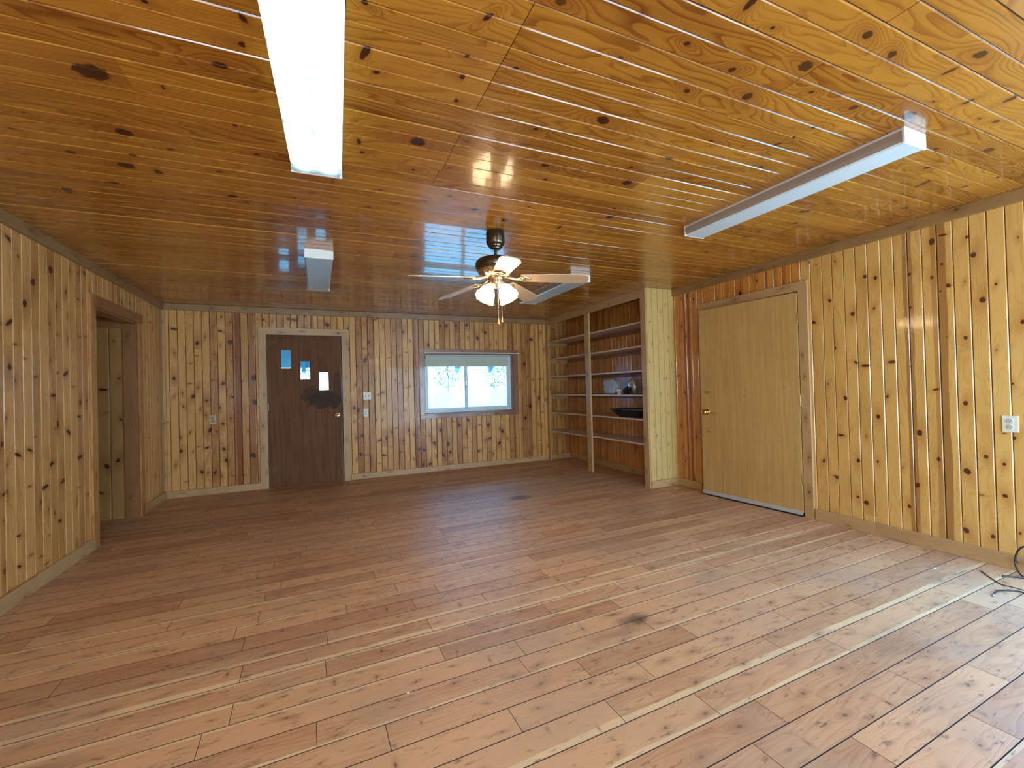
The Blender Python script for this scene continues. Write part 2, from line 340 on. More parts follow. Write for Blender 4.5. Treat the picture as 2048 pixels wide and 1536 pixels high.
# ---------------------------------------------------------------- boards
class Boards:
    def __init__(s):
        s.bm = bmesh.new(); s.uv = s.bm.loops.layers.uv.new('uv')
        L = s.bm.faces.layers.float_vector
        s.lb, s.lh, s.lk, s.lx = L.new('board'), L.new('heart'), L.new('knot'), L.new('knotx')
    def quad(s, pts, uvs, board, heart, knot, knotx, mi=0):
        f = s.bm.faces.new([s.bm.verts.new(p) for p in pts])
        for l, q in zip(f.loops, uvs): l[s.uv].uv = q
        f[s.lb] = board; f[s.lh] = heart; f[s.lk] = knot; f[s.lx] = knotx; f.material_index = mi
        return f
    def board(s, O, U, V, N, u0, u1, prof, knots, seed, tone, heart, seam_mi=0, vc=0.0, gap_mi=2, main_mi=0):
        """prof = [(v, n, is_seam_to_next)], knots = [(u, v, r, elong, angle, dark)] (v relative to vc)"""
        ks = sorted([k for k in knots if u0 - .03 < k[0] < u1 + .03])
        cuts = [u0]
        for a, b in zip(ks, ks[1:]): cuts.append(min(max((a[0] + b[0]) / 2, u0), u1))
        cuts.append(u1)
        for i in range(len(cuts) - 1):
            a, b = cuts[i], cuts[i + 1]
            if b - a < 1e-5: continue
            k = ks[i] if i < len(ks) else None
            kn = (k[0], k[1], k[2]) if k else (0, 0, 0); kx = (k[3], k[4], k[5]) if k else (1, 0, 0)
            for (va, na, sm), (vb, nb, _) in zip(prof, prof[1:]):
                P = [O + U * uu + V * vv + N * nn for uu, vv, nn in ((a, va, na), (b, va, na), (b, vb, nb), (a, vb, nb))]
                s.quad(P, [(a, va - vc), (b, va - vc), (b, vb - vc), (a, vb - vc)], (seed, tone, 0), heart, kn, kx, (gap_mi if sm == 2 else (seam_mi or main_mi)) if sm else main_mi)
    def plank(s, lo, hi, axis, rk=1.2, ch=.0025, miter=None, tone=None, mi=0):
        """solid board box from lo to hi, grain along axis; miter = (slope at low end, slope at high end, across axis, reference)"""
        lo = list(map(float, lo)); hi = list(map(float, hi))
        o = [i for i in range(3) if i != axis]
        if hi[o[0]] - lo[o[0]] < hi[o[1]] - lo[o[1]]: o = o[::-1]
        va, na = o                                   # wide axis, thin axis
        seed = random.random() * 9; tone = random.uniform(-.6, .9) if tone is None else tone
        L = hi[axis] - lo[axis]; nseg = max(1, int(L * rk + .5))
        if miter: nseg = max(nseg, 3)
        c = min(ch, (hi[na] - lo[na]) * .3, (hi[va] - lo[va]) * .3)
        v0, v1, n0, n1 = lo[va], hi[va], lo[na], hi[na]
        ring = [(v0 + c, n0), (v1 - c, n0), (v1, n0 + c), (v1, n1 - c), (v1 - c, n1), (v0 + c, n1), (v0, n1 - c), (v0, n0 + c)]
        vm = (v0 + v1) / 2
        def P(u, vn, end=0):
            q = [0, 0, 0]; q[va] = vn[0]; q[na] = vn[1]; q[axis] = u
            if miter and end: q[axis] = u + miter[0 if end < 0 else 1] * (vn[0] - (miter[2]))
            return Vector(q)
        acc = [0.0]
        for a, b in zip(ring, ring[1:] + ring[:1]): acc.append(acc[-1] + math.hypot(a[0] - b[0], a[1] - b[1]))
        for i in range(nseg):
            ua, ub = lo[axis] + L * i / nseg, lo[axis] + L * (i + 1) / nseg
            ea, eb = (-1 if i == 0 else 0), (1 if i == nseg - 1 else 0)
            has = random.random() < .55
            kr = min(random.uniform(.004, .011), (v1 - v0) * .2)
            kn = (random.uniform(ua + .2 * (ub - ua), ub - .2 * (ub - ua)), random.uniform(-.35, .35) * (v1 - v0), kr) if has else (0, 0, 0)
            kx = (random.uniform(1, 1.6), 0, random.uniform(.4, 1)) if has else (1, 0, 0)
            for j in range(8):
                a, b = ring[j], ring[(j + 1) % 8]
                pts = [P(ua, a, ea), P(ub, a, eb), P(ub, b, eb), P(ua, b, ea)]
                big = j in (0, 4)
                if big: uv = [(ua, a[0] - vm), (ub, a[0] - vm), (ub, b[0] - vm), (ua, b[0] - vm)]
                else: uv = [(ua, acc[j] + .3), (ub, acc[j] + .3), (ub, acc[j + 1] + .3), (ua, acc[j + 1] + .3)]
                s.quad(pts, uv, (seed, tone, 0), (9, 9, 0), kn if big else (0, 0, 0), kx, mi)
        for u, e in ((lo[axis], -1), (hi[axis], 1)):
            s.quad([P(u, r, e) for r in ring], [(r[0] * .3, r[1] * 8) for r in ring], (seed, tone + .3, 0), (9, 9, 0), (0, 0, 0), (1, 0, 0), mi)
        return s
    def build(s, name, mats, parent=None, kind=None, label=None):
        bmesh.ops.remove_doubles(s.bm, verts=s.bm.verts, dist=1e-6)
        return obj(name, s.bm, mats, parent, kind=kind, label=label)

def subtract(iv, a, b):
    out = []
    for x, y in iv:
        if b <= x or a >= y: out.append((x, y)); continue
        if a > x: out.append((x, a))
        if b < y: out.append((b, y))
    return out
def surface(name, mats, O, U, V, N, urange, seams, openings=(), knots=(), rand=1.5, g=.005, gd=.005, mid=False, joints=None, hearts=None,
            tones=(-.7, .9), heart_p=.2, kr=(.005, .012), slash=.15, gap=.0013, tilt=.008, seam_mi=0, main_mi=0, B=None, rand_dark=(.45, 1)):
    """a boarded face: boards run along U and sit side by side along V; real V grooves between them"""
    O, U, V, N = map(Vector, (O, U, V, N)); B = B or Boards(); rnd = random.Random(name); rt = random.Random(name + 't'); tilts = [rt.uniform(-tilt, tilt) for _ in seams]
    for bi, (v0, v1) in enumerate(zip(seams, seams[1:])):
        vc = (v0 + v1) / 2
        js = sorted((joints or {}).get(bi, []))
        us = [urange[0]] + [j for j in js if urange[0] < j < urange[1]] + [urange[1]]
        for si, (ua, ub) in enumerate(zip(us, us[1:])):
            seed = rnd.random() * 9; tone = rnd.uniform(*tones)
            heart = (9, 9, 0)
            if hearts and bi in hearts and hearts[bi]: heart = hearts[bi]
            elif rnd.random() < heart_p:
                w = (v1 - v0); a = rnd.choice([(-1, rnd.uniform(-.35, .0) * w), (rnd.uniform(0, .35) * w, 1)]); heart = (a[0], a[1], rnd.uniform(.35, .9))
            kl = []
            for (ku, kv, r, *ex) in knots:
                if v0 <= kv < v1 and ua - .02 < ku < ub + .02:
                    el = ex[0] if ex else (rnd.uniform(2.2, 3.6) if rnd.random() < slash else rnd.uniform(1, 1.5))
                    ang = ex[1] if len(ex) > 1 else (rnd.uniform(-.5, .5) if el < 2 else rnd.choice([1.3, -1.3, 1.57]) + rnd.uniform(-.3, .3))
                    if el > 2 and r > .012 and abs(math.sin(ang)) > .7: r = r * .6
                    kl.append((ku, kv - vc, r, el, ang, 1.0))
            n = int(rnd.random() + rand * (ub - ua))
            for _ in range(n * 3):
                if n <= 0: break
                ku = rnd.uniform(ua + .03, ub - .03)
                if all(abs(ku - k[0]) > .16 for k in kl):
                    r = rnd.uniform(*kr); el = rnd.uniform(2.0, 3.2) if rnd.random() < slash else rnd.uniform(1, 1.5)
                    kl.append((ku, rnd.uniform(-.36, .36) * (v1 - v0), r if el < 2 else r * .6, el, rnd.uniform(-.4, .4) if el < 2 else 1.5, rnd.uniform(*rand_dark))); n -= 1
            ga = .0012 if si > 0 else 0; gb = .0012 if si < len(us) - 2 else 0
            ops = [o for o in openings if o[2] < v1 - 1e-4 and o[3] > v0 + 1e-4]
            vcuts = sorted({v0, v1} | {x for o in ops for x in (o[2], o[3]) if v0 + 1e-4 < x < v1 - 1e-4})
            for va, vb in zip(vcuts, vcuts[1:]):
                iv = [(ua + ga, ub - gb)]
                for o in ops:
                    if o[2] < vb - 1e-4 and o[3] > va + 1e-4: iv = subtract(iv, o[0], o[1])
                gq = gap if not seam_mi else 0
                full = ([(v0, -gd, 2), (v0 + gq, -gd, 1)] if gq else [(v0, -gd, 1)]) + [(v0 + g, 0, 0)]
                if mid: full += [(vc - g, 0, 1), (vc - .0007, -gd, 2), (vc + .0007, -gd, 1), (vc + g, 0, 0)]
                full += [(v1 - g, 0, 1)] + ([(v1 - gq, -gd, 2)] if gq else []) + [(v1, -gd, 0)]
                def nz(x):
                    for p, q in zip(full, full[1:]):
                        if p[0] <= x <= q[0]: return p[1] + (q[1] - p[1]) * ((x - p[0]) / (q[0] - p[0]))
                    return 0
                tl = tilts[bi]; full = [(p[0], p[1] + (tl * (p[0] - vc) if p[1] == 0 else 0), p[2]) for p in full]
                prof = ([full[0]] if va == v0 else [(va, nz(va), 0)]) + [p for p in full[1:-1] if va + 1e-5 < p[0] < vb - 1e-5] + ([full[-1]] if vb == v1 else [(vb, nz(vb), 0)])
                for a, b in iv:
                    if b - a > 1e-4: B.board(O, U, V, N, a, b, prof, kl, seed, tone, heart, seam_mi, vc, main_mi=main_mi(vc) if callable(main_mi) else main_mi)
    return B
def backing(B, O, U, V, N, urange, vrange, openings, n0, n1, mi):
    """solid wall body behind the boards, with the openings left free"""
    O, U, V, N = map(Vector, (O, U, V, N))
    us = sorted({*urange} | {x for o in openings for x in o[:2]}); vs_ = sorted({*vrange} | {x for o in openings for x in o[2:4]})
    us = [x for x in us if urange[0] <= x <= urange[1]]; vs_ = [x for x in vs_ if vrange[0] <= x <= vrange[1]]
    for a, b in zip(us, us[1:]):
        for c, d in zip(vs_, vs_[1:]):
            if any(o[0] <= (a + b) / 2 <= o[1] and o[2] <= (c + d) / 2 <= o[3] for o in openings): continue
            P = lambda u, v, n: O + U * u + V * v + N * n
            q = [P(a, c, n0), P(b, c, n0), P(b, d, n0), P(a, d, n0)]; r = [P(a, c, n1), P(b, c, n1), P(b, d, n1), P(a, d, n1)]
            for f in (q, r, [q[0], q[1], r[1], r[0]], [q[1], q[2], r[2], r[1]], [q[2], q[3], r[3], r[2]], [q[3], q[0], r[0], r[3]]):
                B.quad(f, [(0, 0)] * 4, (0, 0, 0), (9, 9, 0), (0, 0, 0), (1, 0, 0), mi)
    return B
def frange(a, b, st):
    out = []; x = a
    while x < b - 1e-6: out.append(round(x, 5)); x += st
    return out

# ---------------------------------------------------------------- knots seen on each face (metres on that face)
K_RIGHT= [(2.463, 2.28, 0.013), (2.039, 2.05, 0.014), (1.97, 2.022, 0.012), (2.309, 1.906, 0.011), (2.444, 1.737, 0.015), (2.138, 1.766, 0.016), (2.282, 1.499, 0.013), (2.123, 1.366, 0.014), (2.056, 1.337, 0.017), (1.881, 1.356, 0.019), (2.211, 1.077, 0.014), (1.983, 0.934, 0.013), (2.251, 0.765, 0.014), (2.399, 0.529, 0.012), (2.298, 0.405, 0.016), (2.133, 0.569, 0.014), (2.086, 0.236, 0.018), (2.144, 0.271, 0.011), (1.754, 1.998, 0.01), (1.756, 1.752, 0.008), (1.767, 1.317, 0.01), (1.62, 2.197, 0.03), (1.561, 2.223, 0.013), (1.569, 2.022, 0.008), (1.582, 1.835, 0.007), (1.54, 1.865, 0.013), (1.408, 2.039, 0.014), (1.371, 1.733, 0.03), (1.461, 1.493, 0.021), (1.473, 1.049, 0.023), (1.625, 1.144, 0.024), (1.727, 0.828, 0.03), (1.624, 0.648, 0.012), (1.751, 0.442, 0.014), (1.803, 0.273, 0.02), (1.306, 1.822, 0.006), (1.194, 1.561, 0.011), (1.249, 1.177, 0.007), (1.253, 0.833, 0.012), (1.299, 0.661, 0.009), (1.301, 0.458, 0.013), (1.476, 0.587, 0.018), (1.364, 0.18, 0.011), (1.494, 0.185, 0.016), (1.434, 2.17, 0.01), (3.881, 2.267, 0.011), (3.971, 1.916, 0.011), (3.915, 1.792, 0.014), (4.055, 1.329, 0.013), (3.954, 1.13, 0.014), (3.17, 2.148, 0.018), (2.974, 2.236, 0.014), (2.447, 1.742, 0.015), (2.31, 1.906, 0.013), (2.284, 1.499, 0.014), (2.21, 1.075, 0.015), (2.253, 0.764, 0.015), (2.399, 0.529, 0.011), (2.299, 0.407, 0.017), (3.979, 0.31, 0.011), (3.802, 0.609, 0.012)]
K_CEIL= [(0.152, 1.339, 0.008), (0.507, 1.251, 0.014), (0.173, 1.534, 0.021), (0.498, 1.428, 0.008), (0.678, 1.417, 0.008), (0.514, 1.53, 0.013), (0.218, 1.623, 0.01), (0.53, 1.668, 0.01), (1.158, 1.556, 0.024), (0.915, 1.72, 0.011), (0.449, 2.014, 0.035), (0.198, 2.109, 0.009), (0.219, 2.195, 0.011), (1.106, 1.991, 0.016), (1.182, 2.129, 0.012), (1.639, 1.996, 0.027), (1.546, 1.845, 0.01), (1.667, 1.697, 0.014), (0.482, 2.28, 0.009), (1.17, 1.096, 0.01), (1.356, 1.277, 0.011), (0.893, 2.153, 0.009), (0.943, 2.646, 0.019), (1.201, 2.75, 0.021), (1.624, 2.734, 0.016), (1.853, 2.449, 0.024), (1.793, 2.319, 0.009), (0.748, 2.518, 0.007), (0.352, 2.575, 0.008), (0.318, 2.842, 0.01), (0.621, 2.636, 0.008), (1.065, 2.963, 0.01), (1.47, 2.262, 0.006), (1.001, 2.304, 0.006), (1.27, 2.396, 0.006), (1.23, 0.899, 0.012), (1.384, 0.941, 0.007), (1.71, 0.837, 0.015), (1.896, 0.856, 0.014), (1.17, 1.096, 0.009), (1.424, 1.128, 0.012), (1.662, 1.011, 0.023), (1.613, 1.211, 0.021), (1.834, 1.096, 0.008), (2.107, 1.091, 0.014), (2.096, 1.246, 0.01), (2.087, 1.335, 0.01), (2.079, 1.403, 0.016), (1.747, 1.511, 0.014), (2.206, 1.594, 0.015), (2.204, 0.734, 0.019), (2.207, 0.819, 0.014), (2.527, 0.884, 0.01), (2.847, 0.906, 0.011), (2.672, 0.791, 0.023), (2.403, 1.031, 0.024), (2.889, 1.14, 0.014), (3.169, 1.04, 0.022), (3.094, 1.259, 0.012), (3.324, 1.373, 0.026), (3.633, 1.297, 0.015), (3.653, 1.164, 0.01), (3.063, 1.904, 0.026), (3.23, 2.074, 0.016), (3.679, 1.62, 0.015), (2.744, 0.924, 0.006), (2.387, 0.941, 0.006), (-0.188, 1.534, 0.01), (-0.201, 1.655, 0.013), (-0.287, 1.788, 0.017), (-0.704, 1.991, 0.042), (-0.298, 2.168, 0.008), (-1.028, 2.678, 0.018), (-0.778, 2.608, 0.011), (-0.742, 2.392, 0.028), (-0.6, 2.485, 0.011), (-0.241, 2.392, 0.01), (-0.439, 2.65, 0.01), (-0.84, 2.734, 0.027), (-0.719, 2.772, 0.028), (-0.423, 2.952, 0.025), (-0.969, 2.971, 0.017), (-1.229, 3.158, 0.036), (-0.436, 1.576, 0.008)]
K_BACK= [(-1.598, 2.074, 0.018), (-1.365, 1.905, 0.018), (-1.013, 1.924, 0.029), (-1.119, 2.063, 0.018), (-1.608, 1.465, 0.018), (-1.418, 1.237, 0.018), (-1.279, 1.18, 0.018), (-1.099, 1.393, 0.018), (-1.147, 1.086, 0.018), (-1.108, 0.88, 0.018), (-1.248, 0.808, 0.018), (-1.283, 0.589, 0.018), (-0.993, 1.216, 0.019), (-0.754, 1.462, 0.03), (-0.755, 1.143, 0.03), (-1.102, 0.556, 0.018), (-1.083, 0.414, 0.018), (-1.341, 0.288, 0.018), (-1.204, 0.269, 0.018), (-1.552, 0.568, 0.018), (-0.784, 0.452, 0.03), (-0.341, 2.247, 0.019), (0.424, 1.851, 0.02), (0.684, 1.955, 0.021), (0.512, 1.609, 0.021), (0.637, 1.695, 0.028), (0.862, 1.222, 0.021), (0.818, 0.531, 0.021), (0.917, 0.553, 0.028), (0.551, 0.345, 0.021), (0.855, 0.31, 0.021), (0.571, 0.612, 0.021), (0.472, 1.011, 0.02), (0.525, 0.975, 0.021), (0.72, 2.318, 0.021), (0.803, 2.292, 0.021), (1.177, 2.113, 0.021), (1.557, 1.925, 0.022), (1.751, 2.221, 0.022), (1.846, 2.224, 0.022), (1.991, 2.235, 0.023), (2.172, 2.251, 0.023), (2.35, 2.049, 0.023), (2.472, 2.148, 0.023), (3.295, 2.042, 0.03), (3.17, 1.631, 0.024), (3.435, 1.053, 0.024), (1.161, 0.506, 0.021), (1.238, 0.65, 0.021), (1.38, 0.355, 0.022), (1.456, 0.334, 0.022), (1.542, 0.12, 0.022), (1.435, 0.109, 0.022), (1.747, 0.233, 0.022), (1.859, 0.27, 0.022), (2.164, 0.749, 0.023), (2.015, 0.679, 0.023), (2.317, 0.247, 0.023), (2.527, 0.439, 0.023), (2.681, 0.347, 0.023), (2.74, 0.538, 0.023), (2.499, 0.65, 0.023), (1.611, 0.428, 0.022), (1.71, 0.62, 0.022), (1.83, 0.396, 0.022), (3.162, 0.728, 0.024), (3.261, 0.924, 0.03), (-0.648, 2.235, 0.019), (-0.269, 2.236, 0.026), (-0.144, 2.31, 0.02), (0.143, 2.182, 0.027)]
K_LEFT= [(3.694, 1.721, 0.019), (3.849, 1.866, 0.02), (3.943, 2.026, 0.022), (3.687, 1.447, 0.019), (4.338, 1.432, 0.022), (4.167, 1.27, 0.019), (4.214, 1.059, 0.019), (4.549, 1.214, 0.014), (4.532, 1.103, 0.015), (4.371, 0.991, 0.02), (3.607, 0.984, 0.013), (3.753, 0.902, 0.016), (3.881, 0.916, 0.014), (4.117, 0.787, 0.021), (4.529, 0.785, 0.022), (4.286, 0.647, 0.022), (3.617, 0.687, 0.012), (3.626, 0.531, 0.012), (3.748, 0.4, 0.011), (4.045, 0.644, 0.018), (4.21, 0.367, 0.019), (3.748, 0.211, 0.008), (4.663, 2.261, 0.018), (4.159, 2.164, 0.022), (3.707, 2.233, 0.019), (5.769, 1.877, 0.022), (5.764, 1.02, 0.022), (5.697, 1.192, 0.022), (5.816, 0.542, 0.022)]

M_GAP = simple('dark_seam', col(.020, .010, .006), .9)

# ---------------------------------------------------------------- floor
ang = math.radians(1.28); ca, sa = math.cos(ang), math.sin(ang)
FU, FV = Vector((ca, sa, 0)), Vector((-sa, ca, 0))
base_v = -sa * .089 + ca * 1.832; pit = .1333
v_lo = base_v - pit * 26; rows = [v_lo + pit * i for i in range(26 + 38)]
JT = [(-.32, 3.113), (-.324, 2.80), (-.362, 2.557), (.019, 2.40), (-.335, 2.27), (.01, 2.12), (-.331, 1.98), (-.41, 1.85), (-.028, 1.73), (.904, 2.96), (1.389, 2.83), (1.347, 2.57), (.877, 2.43),
      (1.368, 2.30), (.515, 2.27), (.855, 1.90), (1.04, 1.64), (.206, 1.60), (.647, 1.49), (1.006, 1.37), (.487, 2.54), (.51, 2.0), (.815, 1.75), (2.522, 1.84), (2.203, 1.57), (2.183, 1.31), (2.179, 1.05),
      (1.344, 1.25), (1.524, 1.15), (1.659, .92), (2.519, .95), (1.334, 1.0), (2.146, .78), (2.684, 1.47)]
fj = {}
rj = random.Random(4)
for i in range(len(rows) - 1):
    lst = []
    for (x, y) in JT:
        u, v = FU.dot(Vector((x, y, 0))), FV.dot(Vector((x, y, 0)))
        if rows[i] <= v < rows[i + 1]: lst.append(u)
    k = -2.2 + rj.uniform(0, .9)
    while k < 4.6:
        if all(abs(k - q) > .45 for q in lst): lst.append(k)
        k += rj.choice([.55, .8, 1.1, 1.35, 1.9]) + rj.uniform(-.05, .05)
    fj[i] = sorted(lst)
FH = {}
for i in range(len(rows)):
    r = rj.random()
    if r < .34: FH[i] = (-1, -.045 + rj.uniform(-.012, .012), .9)
    elif r < .52: FH[i] = (.045 + rj.uniform(-.012, .01), 1, .8)
B = surface('floor', None, (0, 0, 0), FU, FV, (0, 0, 1), (-3.4, 4.4), rows, joints=fj, rand=4.5, g=.0021, gd=.004, hearts=FH, heart_p=0, kr=(.003, .009), tones=(-.8, 1.1), slash=.25, seam_mi=1, tilt=0, rand_dark=(.35, .95))
B.quad([Vector(p) for p in ((-3.6, YF - .3, -.0042), (4.5, YF - .3, -.0042), (4.5, D + .3, -.0042), (-3.6, D + .3, -.0042))], [(0, 0)] * 4, (0, 0, 0), (9, 9, 0), (0, 0, 0), (1, 0, 0), 1)
B.build('floor', [M_FLOOR, M_GAP], kind='structure')

# ---------------------------------------------------------------- ceiling
c0 = 1.333 - .1815 * 16
rows = [c0 + .1815 * i for i in range(47)]
cj = {}
joist = [-2.0, -.9, .62, 1.71, 2.9, 3.165]
for i in range(len(rows) - 1):
    cj[i] = rj.sample([-1.2, -.55, .1, 1.16, 2.25, 3.3, .62, 1.71], rj.choice([0, 1, 1, 2]))
    ym = (rows[i] + rows[i + 1]) / 2
    for (x, y) in ((.62, 1.24), (.62, 1.61), (.615, 1.975), (.61, 2.34), (.613, 3.03), (3.165, 1.26), (1.71, 1.03), (1.715, .75)):
        if rows[i] <= y < rows[i + 1]: cj[i] = [q for q in cj[i] if abs(q - x) > .5] + [x]
B = surface('ceiling', None, (0, 0, H), (1, 0, 0), (0, 1, 0), (0, 0, -1), (XL - .1, XR + .1), rows, knots=K_CEIL, rand=.6, g=.0042, gd=.0044, mid=True, joints=cj, heart_p=.03, tilt=.028, kr=(.006, .014), tones=(-.5, .9), slash=.12)
B = backing(B, (0, 0, H), (1, 0, 0), (0, 1, 0), (0, 0, -1), (XL - .15, XR + .15), (YF - .15, D + .15), [], -.006, -.16, 1)
B.build('ceiling', [M_CEIL, M_GAP, M_GAP], kind='structure')

# ---------------------------------------------------------------- walls (U = up, V = along the wall)
WIN = (.88, 1.79, 1.48, 2.96)                    # z0, z1, x0, x1
DOR = (-.1, 2.03, -.607, .321)
dz = .0815
seamsB = [XL] + frange(XL + .062, .43, .0835) + frange(.43, XR, dz) + [XR]
HB = {}
for i in range(len(seamsB) - 1):
    xm = (seamsB[i] + seamsB[i + 1]) / 2
    if -.99 < xm < -.92: HB[i] = (-.02, 1, .85)
    elif -.8 < xm < -.73: HB[i] = (-1, .03, .8)
    elif 3.22 < xm < 3.30: HB[i] = (-.03, 1, .75)
    elif 3.05 < xm < 3.10: HB[i] = (-.01, 1, .4)
opB = [DOR, WIN]
B = surface('wall_back', None, (0, D, 0), (0, 0, 1), (1, 0, 0), (0, -1, 0), (0, H), seamsB, opB, [(z, x, r * 1.0) for x, z, r in K_BACK], rand=1.6, g=.0055, gd=.0055, hearts=HB, heart_p=.2, kr=(.006, .012), slash=.3, gap=.002, tones=(-.9, 1.3))
backing(B, (0, D, 0), (0, 0, 1), (1, 0, 0), (0, -1, 0), (-.1, H + .1), (XL - .15, XR + .15), opB, -.007, -.14, 1)
B.build('wall_back', [M_BW, M_OUT, M_GAP], kind='structure')

OPL = (-.1, 2.025, 4.80, 5.78)
seamsL = [YF] + frange(3.628 - .0965 * 52, D, .0965) + [D]
B = surface('wall_left', None, (XL, 0, 0), (0, 0, 1), (0, 1, 0), (1, 0, 0), (0, H), seamsL, [OPL], [(z, y, r * 1.1) for y, z, r in K_LEFT], rand=1.5, g=.005, gd=.004, heart_p=.12, kr=(.007, .014), tones=(-.8, .7), slash=.5)
backing(B, (XL, 0, 0), (0, 0, 1), (0, 1, 0), (1, 0, 0), (-.1, H + .1), (YF - .15, D + .15), [OPL], -.006, -.12, 1)
B.build('wall_left', [M_BW, M_OUT, M_GAP], kind='structure')

DR2 = (-.1, 2.045, 2.57, 3.61)
SWN = (.45, 1.95, -.45, 1.0)
seamsR = [YF] + frange(1.258 - .0847 * 31, 2.0, .0847) + [2.026, 2.112, 2.196, 2.287, 2.367, 2.463, 2.55] + frange(2.635, D, .0847) + [D]
HR = {}
for i in range(len(seamsR) - 1):
    ym = (seamsR[i] + seamsR[i + 1]) / 2
    if 1.77 < ym < 1.85: HR[i] = (-1, -.016, .95)
    elif 1.69 < ym < 1.765: HR[i] = (.016, 1, .9)
    elif 1.60 < ym < 1.68: HR[i] = (-1, -.008, .7)
    elif 1.52 < ym < 1.595: HR[i] = (-.002, 1, 1.0)
    elif 3.83 < ym < 3.90: HR[i] = (-.012, .02, 1)
    elif 3.93 < ym < 3.98: HR[i] = (-.03, .0, .95)
    elif ym < 2.45: HR[i] = (9, 9, 0)
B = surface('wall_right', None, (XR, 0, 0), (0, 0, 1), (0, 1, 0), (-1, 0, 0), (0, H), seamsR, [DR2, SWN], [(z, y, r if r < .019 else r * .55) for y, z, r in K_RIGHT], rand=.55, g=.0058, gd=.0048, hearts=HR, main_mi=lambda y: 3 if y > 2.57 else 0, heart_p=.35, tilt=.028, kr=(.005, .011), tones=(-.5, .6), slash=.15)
backing(B, (XR, 0, 0), (0, 0, 1), (0, 1, 0), (-1, 0, 0), (-.1, H + .1), (YF - .15, D + .15), [DR2, SWN], -.007, -.13, 1)
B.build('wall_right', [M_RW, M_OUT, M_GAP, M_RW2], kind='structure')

GLD = (-.1, 2.05, 1.8, 3.7); WL3 = (.85, 1.95, -1.3, .3)
B = surface('wall_front', None, (0, YF, 0), (0, 0, 1), (1, 0, 0), (0, 1, 0), (0, H), [XL] + frange(XL + .05, XR, .085) + [XR], [GLD, WL3], [], rand=1.3)
backing(B, (0, YF, 0), (0, 0, 1), (1, 0, 0), (0, 1, 0), (-.1, H + .1), (XL - .15, XR + .15), [GLD, WL3], -.006, -.13, 1)
B.build('wall_front', [M_BW, M_OUT, M_GAP], kind='structure')

# alcove behind the left opening: boarded wall flush with the far jamb, low ceiling
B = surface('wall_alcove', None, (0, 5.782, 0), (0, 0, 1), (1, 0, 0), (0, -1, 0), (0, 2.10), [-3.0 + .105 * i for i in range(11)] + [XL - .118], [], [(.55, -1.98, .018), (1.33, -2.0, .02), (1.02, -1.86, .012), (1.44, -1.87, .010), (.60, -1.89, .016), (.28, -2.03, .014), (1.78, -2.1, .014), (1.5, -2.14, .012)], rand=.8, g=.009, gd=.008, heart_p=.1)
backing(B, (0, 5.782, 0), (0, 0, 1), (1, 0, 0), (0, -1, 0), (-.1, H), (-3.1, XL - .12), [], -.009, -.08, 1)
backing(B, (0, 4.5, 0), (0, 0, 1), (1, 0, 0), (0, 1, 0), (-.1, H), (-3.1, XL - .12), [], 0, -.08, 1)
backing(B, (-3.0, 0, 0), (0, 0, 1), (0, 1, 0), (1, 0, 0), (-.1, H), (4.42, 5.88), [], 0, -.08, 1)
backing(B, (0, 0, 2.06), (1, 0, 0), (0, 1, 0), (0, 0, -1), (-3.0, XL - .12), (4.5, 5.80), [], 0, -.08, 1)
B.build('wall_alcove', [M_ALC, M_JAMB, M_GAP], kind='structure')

# ---------------------------------------------------------------- trim, crown boards, baseboards
def split_run(B, lo, hi, axis, cuts, **k):
    a = lo[axis]
    for c in sorted(cuts) + [hi[axis]]:
        l = list(lo); h = list(hi); l[axis] = a; h[axis] = c - (.0012 if c != hi[axis] else 0); B.plank(l, h, axis, **k); a = c
def struct_boards(name, fn):
    B = Boards(); fn(B); return B.build(name, [M_CROWN if 'trim' in name else M_TRIM], kind='structure')
CB = 2.306
struct_boards('trim_1', lambda B: split_run(B, (XL, D - .022, CB), (XF, D, H), 0, [-.55, 1.95], rk=3))
struct_boards('trim_2', lambda B: split_run(B, (XL, YF, CB), (XL + .022, D - .022, H), 1, [1.2, 5.0], rk=3))
struct_boards('trim_3', lambda B: split_run(B, (XR - .022, YF, CB), (XR, YU - .001, H), 1, [2.25], rk=3))
struct_boards('trim_4', lambda B: split_run(B, (XL, YF, CB), (XR, YF + .022, H), 0, [1.2], rk=2))
struct_boards('baseboard_back', lambda B: (split_run(B, (XL, D - .02, 0), (-.70, D, .085), 0, [], rk=3), split_run(B, (.404, D - .02, 0), (XR, D, .078), 0, [1.95], rk=3)))
struct_boards('baseboard_left', lambda B: (split_run(B, (XL, YF, 0), (XL + .02, 4.71, .098), 1, [1.0, 3.9], rk=3), split_run(B, (XL, 5.88, 0), (XL + .02, D - .02, .098), 1, [], rk=3)))
struct_boards('baseboard_right', lambda B: (split_run(B, (XR - .02, YF, 0), (XR, 2.475, .095), 1, [2.02], rk=3), split_run(B, (XR - .02, 3.72, 0), (XR, D - .02, .092), 1, [4.10], rk=3)))
B = Boards(); B.plank((XL, D - .028, .085), (XL + .028, D, CB), 2, rk=3); B.build('trim_5', [M_TRIM], kind='structure')   # inside corner strip
